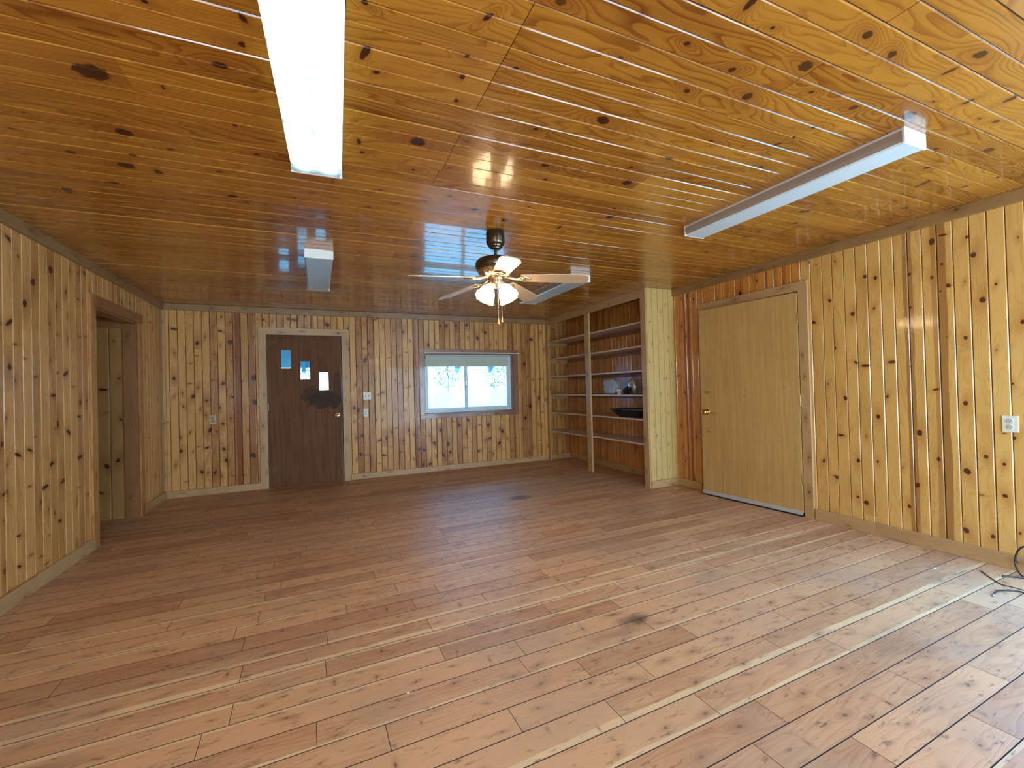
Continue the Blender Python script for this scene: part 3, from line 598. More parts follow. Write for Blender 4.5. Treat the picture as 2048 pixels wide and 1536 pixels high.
# left opening: casings, jambs, head
B = Boards()
B.plank((XL, 4.70, 0), (XL + .018, 4.80, 2.12), 2, rk=3, miter=None)
B.plank((XL, 5.78, 0), (XL + .018, 5.875, 2.02), 2, rk=3, tone=1)
B.build('trim_6', [M_BW], kind='structure')
B = Boards()
B.plank((XL, 4.80, 2.02), (XL + .019, 5.885, 2.12), 1, rk=3)
B.plank((XL - .12, 4.801, 2.008), (XL, 5.779, 2.024), 1, rk=2)
B.plank((XL - .12, 4.801, 0), (XL, 4.815, 2.012), 2, rk=2)
B.plank((XL - .12, 5.765, 0), (XL, 5.779, 2.012), 2, rk=2, tone=.9)
B.plank((-3.0, 5.765, 1.965), (XL - .12, 5.79, 2.06), 0, rk=2)
B.build('trim_7', [M_JAMB], kind='structure')

# ---------------------------------------------------------------- door_1 (dark slab with three lights)
d1 = struct_empty('door_1', (0, D, 0))
w = .093
B = Boards(); B.plank((-.607 - w, -.02, 0), (-.607, 0, 2.03), 2, rk=3, miter=(0, -1.0, -.607))
B.build('casing', [M_TRIM], d1)
B = Boards(); B.plank((.321, -.02, 0), (.321 + w, 0, 2.03), 2, rk=3, miter=(0, 1.0, .321)); B.build('casing', [M_TRIM], d1)
B = Boards(); B.plank((-.607, -.02, 2.03), (.321, 0, 2.03 + w), 0, rk=3, miter=(-1.0, 1.0, 2.03)); B.build('casing', [M_TRIM], d1)
bm = bmesh.new()
bx(bm, (-.607, 0, 0), (-.595, .13, 2.03)); bx(bm, (.309, 0, 0), (.321, .13, 2.03)); bx(bm, (-.595, 0, 2.018), (.309, .13, 2.03)); bx(bm, (-.607, .0, 0), (.321, .13, .012))
obj('door_frame', bm, M_JAMB_S if 'M_JAMB_S' in globals() else M_DOOR1, d1)
panes = [(-.437, -.32, 1.583, 1.828), (-.205, -.09, 1.430, 1.675), (.026, .143, 1.280, 1.525)]
def slab(x0, x1, y0, y1, z0, z1, holes):
    bm = bmesh.new(); xs = sorted({x0, x1} | {h[0] for h in holes} | {h[1] for h in holes}); zs = sorted({z0, z1} | {h[2] for h in holes} | {h[3] for h in holes})
    for a, b in zip(xs, xs[1:]):
        for c, d in zip(zs, zs[1:]):
            if not any(h[0] <= (a + b) / 2 <= h[1] and h[2] <= (c + d) / 2 <= h[3] for h in holes): bx(bm, (a, y0, c), (b, y1, d))
    bmesh.ops.remove_doubles(bm, verts=bm.verts, dist=1e-5)
    dead = [f for f in bm.faces if all(len(e.link_faces) > 2 for e in f.edges)]
    cen = {}
    for f in bm.faces: cen.setdefault(tuple(round(q, 4) for q in f.calc_center_median()), []).append(f)
    bmesh.ops.delete(bm, geom=[f for g in cen.values() if len(g) > 1 for f in g], context='FACES')
    return bm
leaf = obj('door_leaf', slab(-.592, .306, .004, .048, .014, 2.015, panes), M_DOOR1, d1)
for (a, b, c, e) in panes:
    bm = bmesh.new(); t_ = .008
    for q in (((a - t_, -.002, c - t_), (a, .006, e + t_)), ((b, -.002, c - t_), (b + t_, .006, e + t_)), ((a, -.002, c - t_), (b, .006, c)), ((a, -.002, e), (b, .006, e + t_))): bx(bm, *q)
    fr = obj('light_frame', bm, M_DKFRAME, d1)
    bm = bmesh.new(); bx(bm, (a, .024, c), (b, .029, e)); obj('glass_pane', bm, M_FROST, fr)
def knob(parent, pos, axis_m):
    bm = bmesh.new()
    lathe(bm, [(.0, 0), (.032, 0), (.032, .006), (.014, .010), (.011, .030), (.018, .038), (.027, .048), (.029, .058), (.024, .068), (.012, .073), (0.0005, .074)], 28, Matrix.Translation(pos) @ axis_m)
    return obj('door_knob', bm, M_BRASS, parent, smooth=True)
knob(d1, (.252, .003, .915), Matrix.Rotation(math.pi / 2, 4, 'X'))
for z in (.25, 1.02, 1.82):
    bm = bmesh.new(); lathe(bm, [(.006, 0), (.006, .09)], 12, Matrix.Translation((-.596, .0, z)), close=True); obj('hinge', bm, M_JAMB_S if 'M_JAMB_S' in globals() else M_ANT, d1)

# ---------------------------------------------------------------- door_2 (honey plywood slab, ajar into the room)
d2 = struct_empty('door_2', (XR, 0, 0))
B = Boards(); B.plank((-.019, 2.57 - .085, 0), (0, 2.57, 2.045), 2, rk=3, miter=(0, -1.0, 2.57)); B.build('casing', [M_TRIM], d2)
B = Boards(); B.plank((-.019, 3.61, 0), (0, 3.71, 2.045), 2, rk=3); B.build('casing', [M_TRIM], d2)
B = Boards(); B.plank((-.019, 2.57, 2.045), (0, 3.71, 2.045 + .085), 1, rk=3, miter=(-1.0, 0, 2.045)); B.build('casing', [M_TRIM], d2)
bm = bmesh.new()
bx(bm, (0, 2.57, 0), (.13, 2.582, 2.045)); bx(bm, (0, 3.598, 0), (.13, 3.61, 2.045)); bx(bm, (0, 2.582, 2.033), (.13, 3.598, 2.045)); bx(bm, (0, 2.582, 0), (.13, 3.598, .008)); bx(bm, (.1, 2.57, 0), (.13, 3.61, 2.045))
obj('door_frame', bm, M_DOOR1, d2)
# leaf swings on hinges at y 2.575
th = math.radians(4.8)
lm = Matrix.Translation((-.010, 2.577, 0)) @ Matrix.Rotation(th, 4, 'Z')
bm = bmesh.new(); bx(bm, (-.018, 0, .035), (.022, 1.040, 2.035), bev=.002)
lf = obj('door_leaf', bm, M_DOOR2, d2); lf.matrix_local = lm
bm = bmesh.new(); bx(bm, (-.026, .0, .016), (-.0185, 1.045, .052)); obj('door_sweep', bm, M_SWEEP, lf)
bm = bmesh.new(); bx(bm, (-.024, .0, .003), (-.0185, 1.045, .016)); obj('sweep_seal', bm, M_BLACK, lf)
k_ = knob(lf, (-.018, .965, .915), Matrix.Rotation(-math.pi / 2, 4, 'Y'))
for z in (.29, 1.0, 1.74):
    bm = bmesh.new(); lathe(bm, [(.0065, 0), (.0065, .1)], 12, Matrix.Translation((-.024, 2.574, z)), close=True); bx(bm, (-.0215, 2.571, z), (-.0185, 2.579, z + .1)); obj('hinge', bm, M_BRASS, d2)

# ---------------------------------------------------------------- window_1 with reddish casing
w1 = struct_empty('window_1', (0, D, 0))
z0, z1, x0, x1 = WIN
cw = .075
B = Boards(); B.plank((x0 - cw, -.018, z0 - .02), (x0, 0, z1 + .07), 2, rk=3); B.build('window_casing', [M_WTRIM], w1)
B = Boards(); B.plank((x1, -.018, z0 - .02), (x1 + cw + .01, 0, z1 + .07), 2, rk=3); B.build('window_casing', [M_WTRIM], w1)
B = Boards(); B.plank((x0, -.018, z1), (x1, 0, z1 + .07), 0, rk=3); B.build('window_casing', [M_WTRIM], w1)
B = Boards(); B.plank((x0 - cw, -.03, z0 - .075), (x1 + cw + .01, 0, z0 - .02), 0, rk=3)
B.plank((x0 - .01, -.03, z0 - .02), (x1 + .01, .075, z0), 0, rk=3); B.build('window_sill', [M_WTRIM], w1)
B = Boards(); B.plank((x0, 0, z0), (x0 + .012, .075, z1), 2, rk=2); B.plank((x1 - .012, 0, z0), (x1, .075, z1), 2, rk=2); B.plank((x0, 0, z1 - .012), (x1, .075, z1), 0, rk=2); B.build('window_jamb', [M_WTRIM], w1)
bm = bmesh.new(); f0 = .075; f1 = .125; t_ = .035
a0, a1, b0, b1 = x0 + .012, x1 - .012, z0, z1 - .012
for q in (((a0, f0, b0), (a0 + t_, f1, b1)), ((a1 - t_, f0, b0), (a1, f1, b1)), ((a0 + t_, f0, b0), (a1 - t_, f1, b0 + t_)), ((a0 + t_, f0, b1 - t_), (a1 - t_, f1, b1))): bx(bm, *q, bev=.002)
obj('window_frame', bm, M_VINYL, w1)
def sash(xa, xb, y0, y1, nm='sash'):
    bm = bmesh.new(); t = .040; za, zb = b0 + t_, b1 - t_
    for q in (((xa, y0, za), (xa + t, y1, zb)), ((xb - t, y0, za), (xb, y1, zb)), ((xa + t, y0, za), (xb - t, y1, za + t)), ((xa + t, y0, zb - t), (xb - t, y1, zb))): bx(bm, *q, bev=.0015)
    s_ = obj(nm, bm, M_VINYL, w1)
    bm = bmesh.new(); bx(bm, (xa + t, (y0 + y1) / 2 - .002, za + t), (xb - t, (y0 + y1) / 2 + .002, zb - t)); obj('glass_pane', bm, M_GLASS, s_)
    return s_
xm = 2.18
s1 = sash(a0 + t_, xm + .01, .098, .118); s2 = sash(xm - .022, a1 - t_, .078, .097)
bm = bmesh.new(); bx(bm, (xm - .02, .070, 1.30), (xm - .006, .078, 1.37), bev=.002); obj('latch', bm, M_STEEL, s2)

bl = thing('roller_blind', 'pale grey-green roller blind pulled up at the head of the back window', 'blind', (2.2, D + .045, 1.70))
bm = bmesh.new(); lathe(bm, [(.019, -.69), (.021, -.69), (.021, .69), (.019, .69)], 24, Matrix.Translation((0, 0, .045)) @ Matrix.Rotation(math.pi / 2, 4, 'Y'), close=True); obj('roll', bm, M_SHADE, bl, smooth=True)
bm = bmesh.new(); bx(bm, (-.685, -.022, -.095), (.685, -.0205, .045)); obj('fabric', bm, M_SHADE, bl)
bm = bmesh.new(); bx(bm, (-.685, -.027, -.108), (.685, -.016, -.094), bev=.003); obj('hem_bar', bm, M_VINYL, bl)
bm = bmesh.new(); bx(bm, (-.70, -.028, .066), (.70, .028, .077), bev=.002); obj('head_rail', bm, M_VINYL, bl)
rd = thing('curtain_rod', 'thin white rod fixed across the top casing of the back window', 'rod', (2.24, D - .045, 1.805))
bm = bmesh.new(); tube(bm, [(-.76, 0, 0), (0, 0, .001), (.82, 0, 0)], .0085, 10); obj('rod', bm, M_ROD, rd, smooth=True)
for x in (-.74, .80):
    bm = bmesh.new(); bx(bm, (x - .008, 0, -.012), (x + .008, .028, .012), bev=.001); obj('bracket', bm, M_ROD, rd)

# unseen openings behind the camera for the daylight; the left window is added
w2 = struct_empty('window_2', (XR, 0, 0)); bm = bmesh.new()
for q in (((0, -.45, .45), (.13, -.41, 1.95)), ((0, .96, .45), (.13, 1.0, 1.95)), ((0, -.41, .45), (.13, .96, .49)), ((0, -.41, 1.91), (.13, .96, 1.95))): bx(bm, *q)
obj('window_frame', bm, M_VINYL, w2)
d3 = struct_empty('door_3', (0, YF, 0)); bm = bmesh.new()
for q in (((1.80, -.13, 0), (1.85, 0, 2.05)), ((3.65, -.13, 0), (3.70, 0, 2.05)), ((1.85, -.13, 2.0), (3.65, 0, 2.05)), ((1.85, -.13, 0), (3.65, 0, .04)), ((2.72, -.1, .04), (2.78, -.03, 2.0))): bx(bm, *q)
obj('sliding_door_frame', bm, M_VINYL, d3)
w3 = struct_empty('added_window_3', (0, YF, 0)); bm = bmesh.new()
for q in (((-1.30, -.13, .85), (-1.26, 0, 1.95)), ((.26, -.13, .85), (.30, 0, 1.95)), ((-1.26, -.13, .85), (.26, 0, .89)), ((-1.26, -.13, 1.91), (.26, 0, 1.95))): bx(bm, *q)
obj('window_frame', bm, M_VINYL, w3)

# ---------------------------------------------------------------- built-in bookcase
bc = thing('bookcase', 'tall built-in pine bookcase with two bays of open shelves in the far right corner', 'bookcase', (XF, YU, 0))
ox, oy = -XF, -YU
def T(a): return (a[0] - XF, a[1] - YU, a[2])
def P(lo, hi, ax, name, mats=None, **k):
    B = Boards(); B.plank(T(lo), T(hi), ax, **k); return B.build(name, mats or [M_TRIM], bc)
P((XF, YU, 0), (XF + .02, 4.193, H), 2, 'stile', rk=3)
P((XF, 5.297, 0), (XF + .03, 5.408, 2.283), 2, 'post', rk=3)
P((XF, 6.52, 0), (XF + .02, D - .001, H), 2, 'stile', rk=3)
P((XF, 4.193, 2.283), (XF + .02, 6.52, H), 1, 'header_board', rk=2)
B = Boards()
surface('end', None, (0, 0, 0), (0, 0, 1), (1, 0, 0), (0, -1, 0), (.0, H), [.02 + .0841 * i for i in range(6)][:-1] + [XR - XF], [], [(1.98, .07, .007), (1.72, .1, .006), (1.5, .05, .006), (1.3, .30, .006), (1.12, .2, .005), (.62, .12, .006), (.5, .3, .006), (1.8, .35, .006), (2.1, .24, .006)], rand=3.4, g=.003, gd=.003, heart_p=0, kr=(.002, .005), B=B, slash=0)
B.build('end_panel', [M_SIDE, M_GAP, M_GAP], bc)
B = Boards(); B.plank((.02, .001, .005), (XR - XF - .0, .018, H), 2, rk=1); B.build('end_panel_back', [M_JAMB], bc)
B = Boards(); B.plank((.02, -.016, 0), (XR - XF - .02, 0, .088), 0, rk=3); B.build('plinth', [M_TRIM], bc)
zsh = [2.005, 1.712, 1.412, 1.112, .815, .505]
for k, z in enumerate(zsh):
    for (ya, yb) in ((YU + .019, 5.35), (5.355, D - .006)):
        rs = .012 if k == 5 and ya < 5 else 0
        B = Boards(); B.plank(T((XF + .032, ya, z - .02 + rs)), T((XR - .004, yb, z + rs)), 1, rk=2, tone=.2); sh = B.build('shelf', [M_SHELF], bc)
        # cleats that carry the shelf
        c_ = []
        B = Boards(); B.plank(T((XF + .05, (D - .026) if yb > 6 else YU + .019, z - .075)), T((XR - .03, (D - .006) if yb > 6 else YU + .04, z - .021)), 0, rk=2); B.build('cleat', [M_TRIM], sh)
        B = Boards(); B.plank(T((XR - .026, ya + .03, z - .065)), T((XR - .006, yb - .03, z - .021)), 1, rk=2); B.build('cleat', [M_JAMB], sh)

# ---------------------------------------------------------------- ceiling fan
fx, fy = 1.213, 2.962
fan = thing('ceiling_fan', 'five-bladed ceiling fan with antique brass motor and lit frosted glass shades', 'ceiling fan', (fx, fy, H))
bm = bmesh.new(); lathe(bm, [(.001, 0), (.060, 0), (.067, -.012), (.068, -.075), (.066, -.094), (.058, -.106), (.054, -.108), (.051, -.118), (.040, -.124), (.036, -.134), (.020, -.139), (.001, -.139)], 40); obj('canopy', bm, M_ANT, fan, smooth=True)
bm = bmesh.new(); lathe(bm, [(.0115, -.13), (.0115, -.185), (.022, -.188), (.03, -.2), (.03, -.21)], 20); obj('downrod', bm, M_ANT, fan, smooth=True)
bm = bmesh.new(); lathe(bm, [(.02, -.196), (.09, -.200), (.128, -.212), (.145, -.228), (.150, -.240), (.150, -.268), (.146, -.282), (.137, -.292)], 56); mo = obj('motor_housing', bm, M_ANT, fan, smooth=True)
bm = bmesh.new(); lathe(bm, [(.137, -.290, 0), (.134, -.298, .02), (.124, -.318, .03), (.105, -.334, .03), (.075, -.342, .0), (.03, -.344, 0)], 96, scallop=16); obj('scroll_band', bm, M_ANT2, mo, smooth=True)
bm = bmesh.new(); lathe(bm, [(.03, -.342), (.058, -.344), (.062, -.352), (.058, -.362), (.060, -.372), (.060, -.398), (.052, -.410), (.035, -.416), (.001, -.418)], 36); sw = obj('switch_housing', bm, M_ANT2, fan, smooth=True)
zb = -.350
for k in range(5):
    a = math.radians(-104 + 72 * k); R = Matrix.Rotation(a, 4, 'Z')
    # blade: local x outwards, pitched
    droop = Matrix.Translation((.10, 0, zb)) @ Matrix.Rotation(math.radians(4.2), 4, 'Y') @ Matrix.Rotation(math.radians(-12.5), 4, 'X')
    bm = bmesh.new(); uvl = bm.loops.layers.uv.new('UVMap')
    out = [(.085, .046), (.10, .052), (.20, .058), (.38, .064), (.50, .067), (.535, .060), (.560, .040), (.566, .018)]
    pts = [(x, y) for x, y in out] + [(x, -y) for x, y in out[::-1]]
    top = [bm.verts.new((x, y, .003)) for x, y in pts]; bot = [bm.verts.new((x, y, -.003)) for x, y in pts]
    fs = [bm.faces.new(top), bm.faces.new(bot[::-1])] + [bm.faces.new((bot[i], bot[(i + 1) % len(pts)], top[(i + 1) % len(pts)], top[i])) for i in range(len(pts))]
    for f in fs:
        for l in f.loops: l[uvl].uv = (l.vert.co.x, l.vert.co.y)
    bmesh.ops.transform(bm, matrix=R @ droop, verts=bm.verts)
    bl_ = obj('blade', bm, M_BLADE, fan)
    # ornate iron under the blade root
    bm = bmesh.new()
    tube(bm, [(-.045, 0, .012), (-.01, 0, .006), (.04, 0, -.004), (.08, 0, -.006)], [.010, .009, .011, .012], 10)
    for sgn in (-1, 1):
        tube(bm, spline([(.06, sgn * .006, -.007), (.085, sgn * .030, -.008), (.115, sgn * .036, -.008), (.135, sgn * .022, -.008), (.150, sgn * .004, -.008)], 5), .0055, 8)
    tube(bm, [(.07, 0, -.007), (.15, 0, -.007)], .005, 8)
    lathe(bm, [(.001, -.013), (.012, -.012), (.016, -.007), (.016, -.004), (.001, -.004)], 16, Matrix.Translation((.105, 0, 0)))
    for (sx, sy) in ((.10, .028), (.10, -.028), (.148, 0)): lathe(bm, [(.001, -.014), (.005, -.013), (.006, -.009), (.006, -.004)], 10, Matrix.Translation((sx, sy, 0)))
    bmesh.ops.transform(bm, matrix=R @ droop, verts=bm.verts)
    obj('blade_iron', bm, M_ANT2, bl_, smooth=True)
for k, deg in enumerate((-160, -64, 20, 116)):
    R = Matrix.Rotation(math.radians(deg), 4, 'Z')
    tilt = R @ Matrix.Translation((.046, 0, -.388)) @ Matrix.Rotation(math.radians(-33), 4, 'Y')
    bm = bmesh.new(); lathe(bm, [(.012, .01), (.017, -.004), (.020, -.022), (.019, -.030)], 20, tilt)
    arm = obj('lamp_arm', bm, M_ANT2, fan, smooth=True)
    bm = bmesh.new()
    prof = [(.020, -.022, 0), (.026, -.032, 0), (.040, -.050, 0), (.050, -.072, 0), (.056, -.096, .01), (.062, -.118, .03), (.070, -.132, .06)]
    lathe(bm, prof, 60, tilt, scallop=6); lathe(bm, [(r - .003, z - .0005, s) for r, z, s in prof], 60, tilt, scallop=6)
    obj('lamp_shade', bm, M_BELL, arm, smooth=True)
    bm = bmesh.new(); lathe(bm, [(.001, -.03), (.011, -.034), (.015, -.05), (.024, -.075), (.026, -.09), (.020, -.106), (.008, -.114), (.001, -.115)], 24, tilt)
    obj('bulb', bm, M_BULB, arm, smooth=True)
for (dx, dy, l) in ((-.014, -.058, .655), (.012, -.060, .640)):
    bm = bmesh.new(); tube(bm, [(dx, dy, -.40), (dx, dy, -l)], .0016, 6); ch = obj('pull_chain', bm, M_CHAIN, sw)
    bm = bmesh.new(); lathe(bm, [(.001, -l + .002), (.0035, -l), (.005, -l - .018), (.0085, -l - .030), (.006, -l - .038), (.001, -l - .039)], 16, Matrix.Translation((dx, dy, 0))); obj('fob', bm, M_FOB, ch, smooth=True)

# ---------------------------------------------------------------- fluorescent ceiling fixtures
def fixture(cx, cy, L, wd, label, lit=False, rz=0.0, h=.073):
    t = thing('fluorescent_light', label, 'ceiling light', (cx, cy, H), rz, 'long white fluorescent fixtures on the ceiling')
    bm = bmesh.new(); bx(bm, (-wd / 2 + .004, -L / 2 + .004, -.016), (wd / 2 - .004, L / 2 - .004, 0), bev=.002); obj('housing', bm, M_WHITE, t)
    bm = bmesh.new(); n = 7
    prof = [(-wd / 2 + .001, -.014), (-wd / 2 + .002, -h * .55), (-wd / 2 + .005, -h + .008), (-wd / 2 + .014, -h + .001), (wd / 2 - .014, -h + .001), (wd / 2 - .005, -h + .008), (wd / 2 - .002, -h * .55), (wd / 2 - .001, -.014)]
    A = [bm.verts.new((x, -L / 2 + .006, z)) for x, z in prof]; Bv = [bm.verts.new((x, L / 2 - .006, z)) for x, z in prof]
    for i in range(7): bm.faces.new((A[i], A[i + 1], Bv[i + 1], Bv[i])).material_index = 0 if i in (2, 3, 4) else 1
    bm.faces.new((A[0], Bv[0], Bv[7], A[7]))
    obj('lens', bm, [M_LIT, M_LIT] if lit else [M_LENS, M_LSIDE], t)
    if not lit:
        for sgn in (-1, 1):
            for zz in (-.022, -.034, -.046):
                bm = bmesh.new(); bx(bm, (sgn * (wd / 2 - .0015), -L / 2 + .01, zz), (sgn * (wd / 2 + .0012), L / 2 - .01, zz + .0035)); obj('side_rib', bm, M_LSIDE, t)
    for sgn in (-1, 1):
        bm = bmesh.new(); y = sgn * L / 2; bx(bm, (-wd / 2, y - sgn * .012, -h), (wd / 2, y, 0), bev=.0025); obj('end_cap', bm, M_WHITE, t)
    return t
fixture(-.003, 1.735, 1.255, .232, 'brightly lit white fluorescent fixture at the top left, the only one switched on', True, math.radians(-2.2))
fixture(2.575, 1.745, 1.325, .185, 'unlit white fluorescent fixture nearest the camera on the right of the ceiling')
fixture(.033, 4.42, 1.205, .215, 'unlit short-looking white fluorescent fixture on the left between the lit one and the far door')
fixture(2.505, 4.443, 1.245, .235, 'unlit white fluorescent fixture partly hidden behind the ceiling fan blades')

# ---------------------------------------------------------------- outlets and switch
def plate(name, label, pos, nrm, w_, h_, kind, mat=M_PLATE):
    rz = {(0, -1): 0, (-1, 0): -math.pi / 2}[nrm]
    t = thing(name, label, 'switch' if 'switch' in name else 'outlet', pos, rz)
    bm = bmesh.new(); bx(bm, (-w_ / 2, -.006, -h_ / 2), (w_ / 2, 0, h_ / 2), bev=.002); obj('cover_plate', bm, mat, t)
    if kind == 'duplex':
        for s_ in (-1, 1):
            bm = bmesh.new(); lathe(bm, [(.001, .0095), (.0145, .0095), (.0165, .0075), (.0165, .005)], 24, Matrix.Translation((0, 0, s_ * .0195)) @ Matrix.Rotation(math.pi / 2, 4, 'X')); r = obj('receptacle', bm, M_SOCK_D if mat == M_PLATE_D else M_SOCK, t, smooth=True)
            bm = bmesh.new(); z = s_ * .0195
            for xx, hh in ((-.0065, .0045), (.0065, .0036)): bx(bm, (xx - .0011, -.0102, z + .003 - hh), (xx + .0011, -.0094, z + .003 + hh))
            lathe(bm, [(.0005, .0102), (.0024, .0102), (.0024, .0094)], 10, Matrix.Translation((0, 0, z - .0085)) @ Matrix.Rotation(math.pi / 2, 4, 'X')); obj('socket_slots', bm, M_SLOT, r)
    else:
        for x in ((-.023, .023) if kind == 'double' else (0,)):
            bm = bmesh.new(); bx(bm, (x - .005, -.007, -.012), (x + .005, -.0055, .012)); sl = obj('toggle_slot', bm, M_SLOT, t)
            bm = bmesh.new(); bx(bm, (x - .0035, -.017, -.002), (x + .0035, -.006, .007), bev=.001); obj('toggle', bm, mat, sl)
    return t
plate('wall_outlet', 'ivory double outlet on the right wall near the right edge of the photo', (XR, 1.265, .922), (-1, 0), .072, .104, 'duplex')
plate('wall_outlet', 'ivory double outlet on the back wall under the light switch, right of the dark door', (.625, D, .939), (0, -1), .062, .112, 'duplex')
plate('wall_outlet', 'dull tan outlet on the back wall left of the dark door', (-1.218, D, .938), (0, -1), .072, .116, 'duplex', M_PLATE_D)
plate('light_switch', 'ivory double light switch on the back wall right of the dark door', (.651, D, 1.18), (0, -1), .108, .112, 'double')
plate('wall_outlet', 'small tan outlet at the right end of the back wall beside the bookcase', (3.515, D, .93), (0, -1), .06, .1, 'duplex', M_PLATE_D)

# ---------------------------------------------------------------- things on the bookcase shelves
zs = 1.112
bg_ = thing('plastic_bag', 'crumpled clear plastic bag standing on the bookcase shelf left of the white cup', 'bag', (XF + .16, 5.0, zs))
bm = bmesh.new(); bmesh.ops.create_uvsphere(bm, u_segments=36, v_segments=24, radius=1)
rn = random.Random(3)
from mathutils import noise as mn
for v in bm.verts:
    p = v.co.copy(); k = (abs(p.y) ** 4 + abs(p.z) ** 4) ** .25; q = Vector((p.x * .055, p.y * .145 / max(k, .4) * .9, p.z * .105 / max(k, .4) * .9))
    q += .014 * Vector(mn.noise_vector(p * 3.1)); q.z += .106; q.z = max(q.z, .001); v.co = q
film = obj('bag_film', bm, M_BAG, bg_, smooth=True)
cp = thing('paper_cup', 'small white cup with a dark round print on the bookcase shelf', 'cup', (XF + .13, 4.80, zs))
bm = bmesh.new(); lathe(bm, [(.001, .0), (.024, 0), (.034, .06), (.0365, .062), (.0365, .066), (.0325, .066), (.0230, .004), (.001, .004)], 32); cu = obj('cup_body', bm, M_CUP, cp, smooth=True)
bm = bmesh.new()
am = math.atan2(-4.8, -XF - .13)
for i in range(18):
    t0 = 2 * math.pi * i / 18; t1 = 2 * math.pi * (i + 1) / 18
    def pp(t, r): 
        z = .034 + r * math.sin(t); rad = .024 + .01 * z / .06 + .0006; a = am + r * math.cos(t) / rad
        return bm.verts.new((rad * math.cos(a), rad * math.sin(a), z))
    bm.faces.new((pp(t0, .011), pp(t1, .011), pp(t1, .016), pp(t0, .016)))
obj('printed_ring', bm, M_SLOT, cu)
hm = thing('oval_ornament', 'pearly oval shell with black insides lying on the bookcase shelf right of the cup', 'ornament', (XF + .15, 4.56, zs))
bm = bmesh.new(); bmesh.ops.create_uvsphere(bm, u_segments=32, v_segments=20, radius=1)
for v in bm.verts:
    p = v.co; v.co = Vector((p.x * .045, p.y * .085 * (1 - .18 * p.z), p.z * .105 + .104))
obj('shell', bm, M_SILVER, hm, smooth=True)
bm = bmesh.new()
bm_pts = [(-.052, -.055, .0), (-.052, -.02, .10), (-.052, .0, .02), (-.052, .02, .085), (-.052, .055, .0)]
tube(bm, [(-.05, -.06, .012), (-.052, -.025, .09), (-.054, .0, .02), (-.052, .028, .1), (-.05, .062, .012)], .012, 8)
obj('black_frame', bm, M_BLACK, hm, smooth=True)
pch = thing('black_pouch', 'small black pouch slumped behind the white cup on the bookcase shelf', 'pouch', (XF + .22, 4.73, zs))
bm = bmesh.new(); bmesh.ops.create_uvsphere(bm, u_segments=24, v_segments=16, radius=1)
for v in bm.verts:
    p = v.co.copy(); v.co = Vector((p.x * .06, p.y * .085, max(.0, p.z * .05 + .045))) + .008 * Vector(mn.noise_vector(p * 2))
    v.co.z = max(v.co.z, .001)
obj('pouch_body', bm, M_BLACK, pch, smooth=True)
tr = thing('black_tray', 'long shallow black tray with sloping sides on the bookcase shelf below the cup', 'tray', (XF + .20, 4.62, .815))
bm = bmesh.new()
def rr(hx, hy, z, c=.03):
    pts = [(hx - c, -hy), (hx, -hy + c), (hx, hy - c), (hx - c, hy), (-hx + c, hy), (-hx, hy - c), (-hx, -hy + c), (-hx + c, -hy)]
    return [bm.verts.new((x, y, z)) for x, y in pts]
rings = [rr(.09, .19, 0), rr(.10, .22, .02), rr(.135, .30, .085), rr(.145, .33, .100), rr(.145, .33, .110), rr(.130, .30, .110), rr(.09, .21, .025), rr(.08, .18, .012)]
bm.faces.new(rings[0]); bm.faces.new(rings[-1])
for a, b in zip(rings, rings[1:]):
    for i in range(8): bm.faces.new((a[i], a[(i + 1) % 8], b[(i + 1) % 8], b[i]))
obj('tray_shell', bm, M_BLACK, tr)

# ---------------------------------------------------------------- cables at the lower right
def cable(name, label, pts, r, end=None):
    o = Vector(pts[0]); t = thing(name, label, 'cable', (o.x, o.y, 0), 0)
    bm = bmesh.new(); tube(bm, spline([Vector(p) - Vector((o.x, o.y, 0)) for p in pts], 8), r, 8); c = obj('cable_jacket', bm, M_CABLE, t, smooth=True)
    if end:
        d = (Vector(pts[0]) - Vector(pts[1])).normalized(); bm = bmesh.new()
        m = Matrix.Translation((0, 0, pts[0][2])) @ d.to_track_quat('Z', 'Y').to_matrix().to_4x4()
        lathe(bm, [(.001, -.004), (.0042, -.003), (.0042, .008), (.0058, .009), (.0058, .022), (.004, .023), (.001, .023)], 12, m); obj('connector', bm, M_STEEL, t, smooth=True)
    return t
cable('coaxial_cable', 'black cable with a metal plug lying on the floor by the right wall', [(3.435, 1.172, .006), (3.47, 1.176, .012), (3.52, 1.176, .010), (3.575, 1.160, .006), (3.608, 1.125, .006), (3.62, 1.06, .006), (3.66, .98, .006), (3.76, .93, .006), (3.84, 1.0, .006)], .0042, True)
cable('thin_wire', 'thin dark wire running straight across the floor toward the right baseboard', [(3.798, 1.349, .003), (3.74, 1.30, .003), (3.69, 1.255, .004), (3.648, 1.206, .004), (3.625, 1.150, .014), (3.648, 1.08, .008), (3.70, 1.0, .003), (3.78, .97, .003)], .0028)
cable('looped_cable', 'black cable standing up in a loop against the right baseboard', [(3.80, 1.255, .006), (3.84, 1.225, .006), (3.88, 1.18, .006), (3.92, 1.10, .006), (3.95, 1.05, .04), (3.955, 1.08, .12), (3.945, 1.14, .175), (3.93, 1.195, .182), (3.93, 1.224, .152), (3.93, 1.238, .105), (3.92, 1.236, .055), (3.90, 1.205, .008), (3.86, 1.15, .006), (3.82, 1.08, .006), (3.80, .98, .006)], .005)

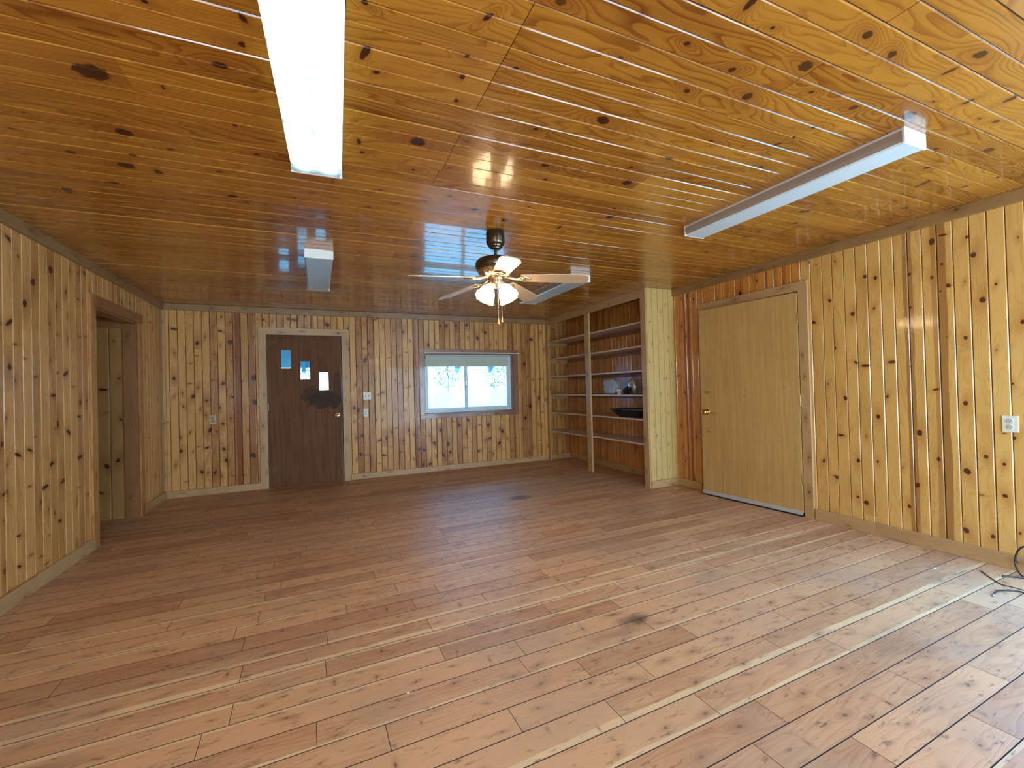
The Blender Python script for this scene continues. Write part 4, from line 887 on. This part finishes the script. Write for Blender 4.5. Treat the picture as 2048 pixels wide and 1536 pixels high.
# white scraps on the floor
sc_lbl = ['tiny white scrap on the floor nearest the right baseboard', 'tiny white scrap on the floor in front of the honey-coloured door, beside its twin', 'tiny white scrap on the floor right of its twin in front of the honey-coloured door', 'tiny white scrap on the floor left of the cable plug', 'tiny white scrap lying in a seam at the lower middle-left of the floor']
for (x, y, s_), lb in zip([(3.831, 1.918, .006), (3.461, 1.911, .006), (3.49, 1.895, .005), (3.611, 1.499, .009), (.313, 1.835, .005)], sc_lbl):
    bm = bmesh.new(); bmesh.ops.create_icosphere(bm, subdivisions=1, radius=1)
    for v in bm.verts: v.co = Vector((v.co.x * s_ * 1.6, v.co.y * s_, (v.co.z + .8) * s_ * .35)) * random.uniform(.8, 1.1)
    for v in bm.verts: v.co.z = max(v.co.z, 0)
    o = obj('paper_scrap', bm, M_CRUMB); o.location = (x, y, .0005); tag(o, lb, 'scrap', 'white scraps on the floor')

# ---------------------------------------------------------------- outdoors seen through the glass
bm = bmesh.new()
gp = [(D + .2, -.45), (12, -.45), (16, .35), (21, 1.18), (90, 1.2)]
gv = [[bm.verts.new((x, y, z)) for y, z in gp] for x in (-70, 80)]
for i in range(4): bm.faces.new((gv[0][i], gv[1][i], gv[1][i + 1], gv[0][i + 1]))
obj('ground', bm, M_GRASS, kind='structure')
ev = thing('roof_eave', 'painted roof eave with slanting rafter tails above the outside of the window', 'eave', (2, D + .14, 1.77))
bm = bmesh.new(); bx(bm, (-6, 0, .16), (6, .62, .20), mtx=Matrix.Rotation(math.radians(-27), 4, 'X')); obj('soffit', bm, M_EAVE, ev)
for i in range(14):
    x = -4.0 + i * .6; bm = bmesh.new(); bx(bm, (x, .1, .05), (x + .045, .64, .16), mtx=Matrix.Rotation(math.radians(-27), 4, 'X')); obj('rafter_tail', bm, M_EAVE, ev)
def tree(x, y, h, r, label, n=700):
    n = int(n * 2.2); t = thing('tree', label, 'tree', (x, y + 1, 1.19), 0, 'trees beyond the field'); rn = random.Random(label)
    bm = bmesh.new(); tube(bm, [(0, 0, 0), (.05, 0, h * .3), (0, .05, h * .6), (.05, 0, h * .85)], [r * .04, r * .035, r * .03, r * .01], 8); obj('trunk', bm, M_BARK, t)
    bm = bmesh.new()
    for _ in range(n):
        a = rn.uniform(0, 2 * math.pi); q = rn.random() ** .5 * r; z = rn.uniform(.10, 1) * h; q *= math.sin(math.pi * min(1, (z / h - .05) / .97)) ** .6
        c = Vector((q * math.cos(a), q * math.sin(a), z)); s = rn.uniform(.08, .2) * r / 2
        m = Matrix.Translation(c) @ Matrix.Rotation(rn.uniform(0, 6), 4, (rn.random(), rn.random(), rn.random() + .1))
        vs_ = [bm.verts.new(m @ Vector(p)) for p in ((-s, 0, 0), (0, -s * .5, 0), (s, 0, 0), (0, s * .5, 0))]; bm.faces.new(vs_)
    obj('foliage', bm, M_LEAF, t)
tree(7.0, 24, 1.9, 1.0, 'small tree seen through the left half of the window', 260)
tree(10.3, 25, 1.7, .8, 'darker tree seen through the right half of the window', 300)
tree(12.2, 27, 1.9, 1.0, 'thin tree at the right edge of the window view', 120)
tree(-.4, 24, 1.8, .9, 'tree seen through the middle glass light of the dark door', 200)
nb = thing('neighbour_shed', 'blue-grey shed seen through the glass lights of the dark door', 'shed', (-4.2, 11.9, -.45))
bm = bmesh.new(); bx(bm, (-3.4, 0, 0), (2.6, 3, 2.9)); obj('shed_wall', bm, M_SIDING, nb)
bm = bmesh.new(); bx(bm, (-3.8, -.4, 2.9), (3.0, 3.4, 3.05)); bx(bm, (-3.8, -.1, 3.05), (3.0, 3.4, 3.5)); obj('shed_roof', bm, M_EAVE, nb)
bpy.context.view_layer.update()
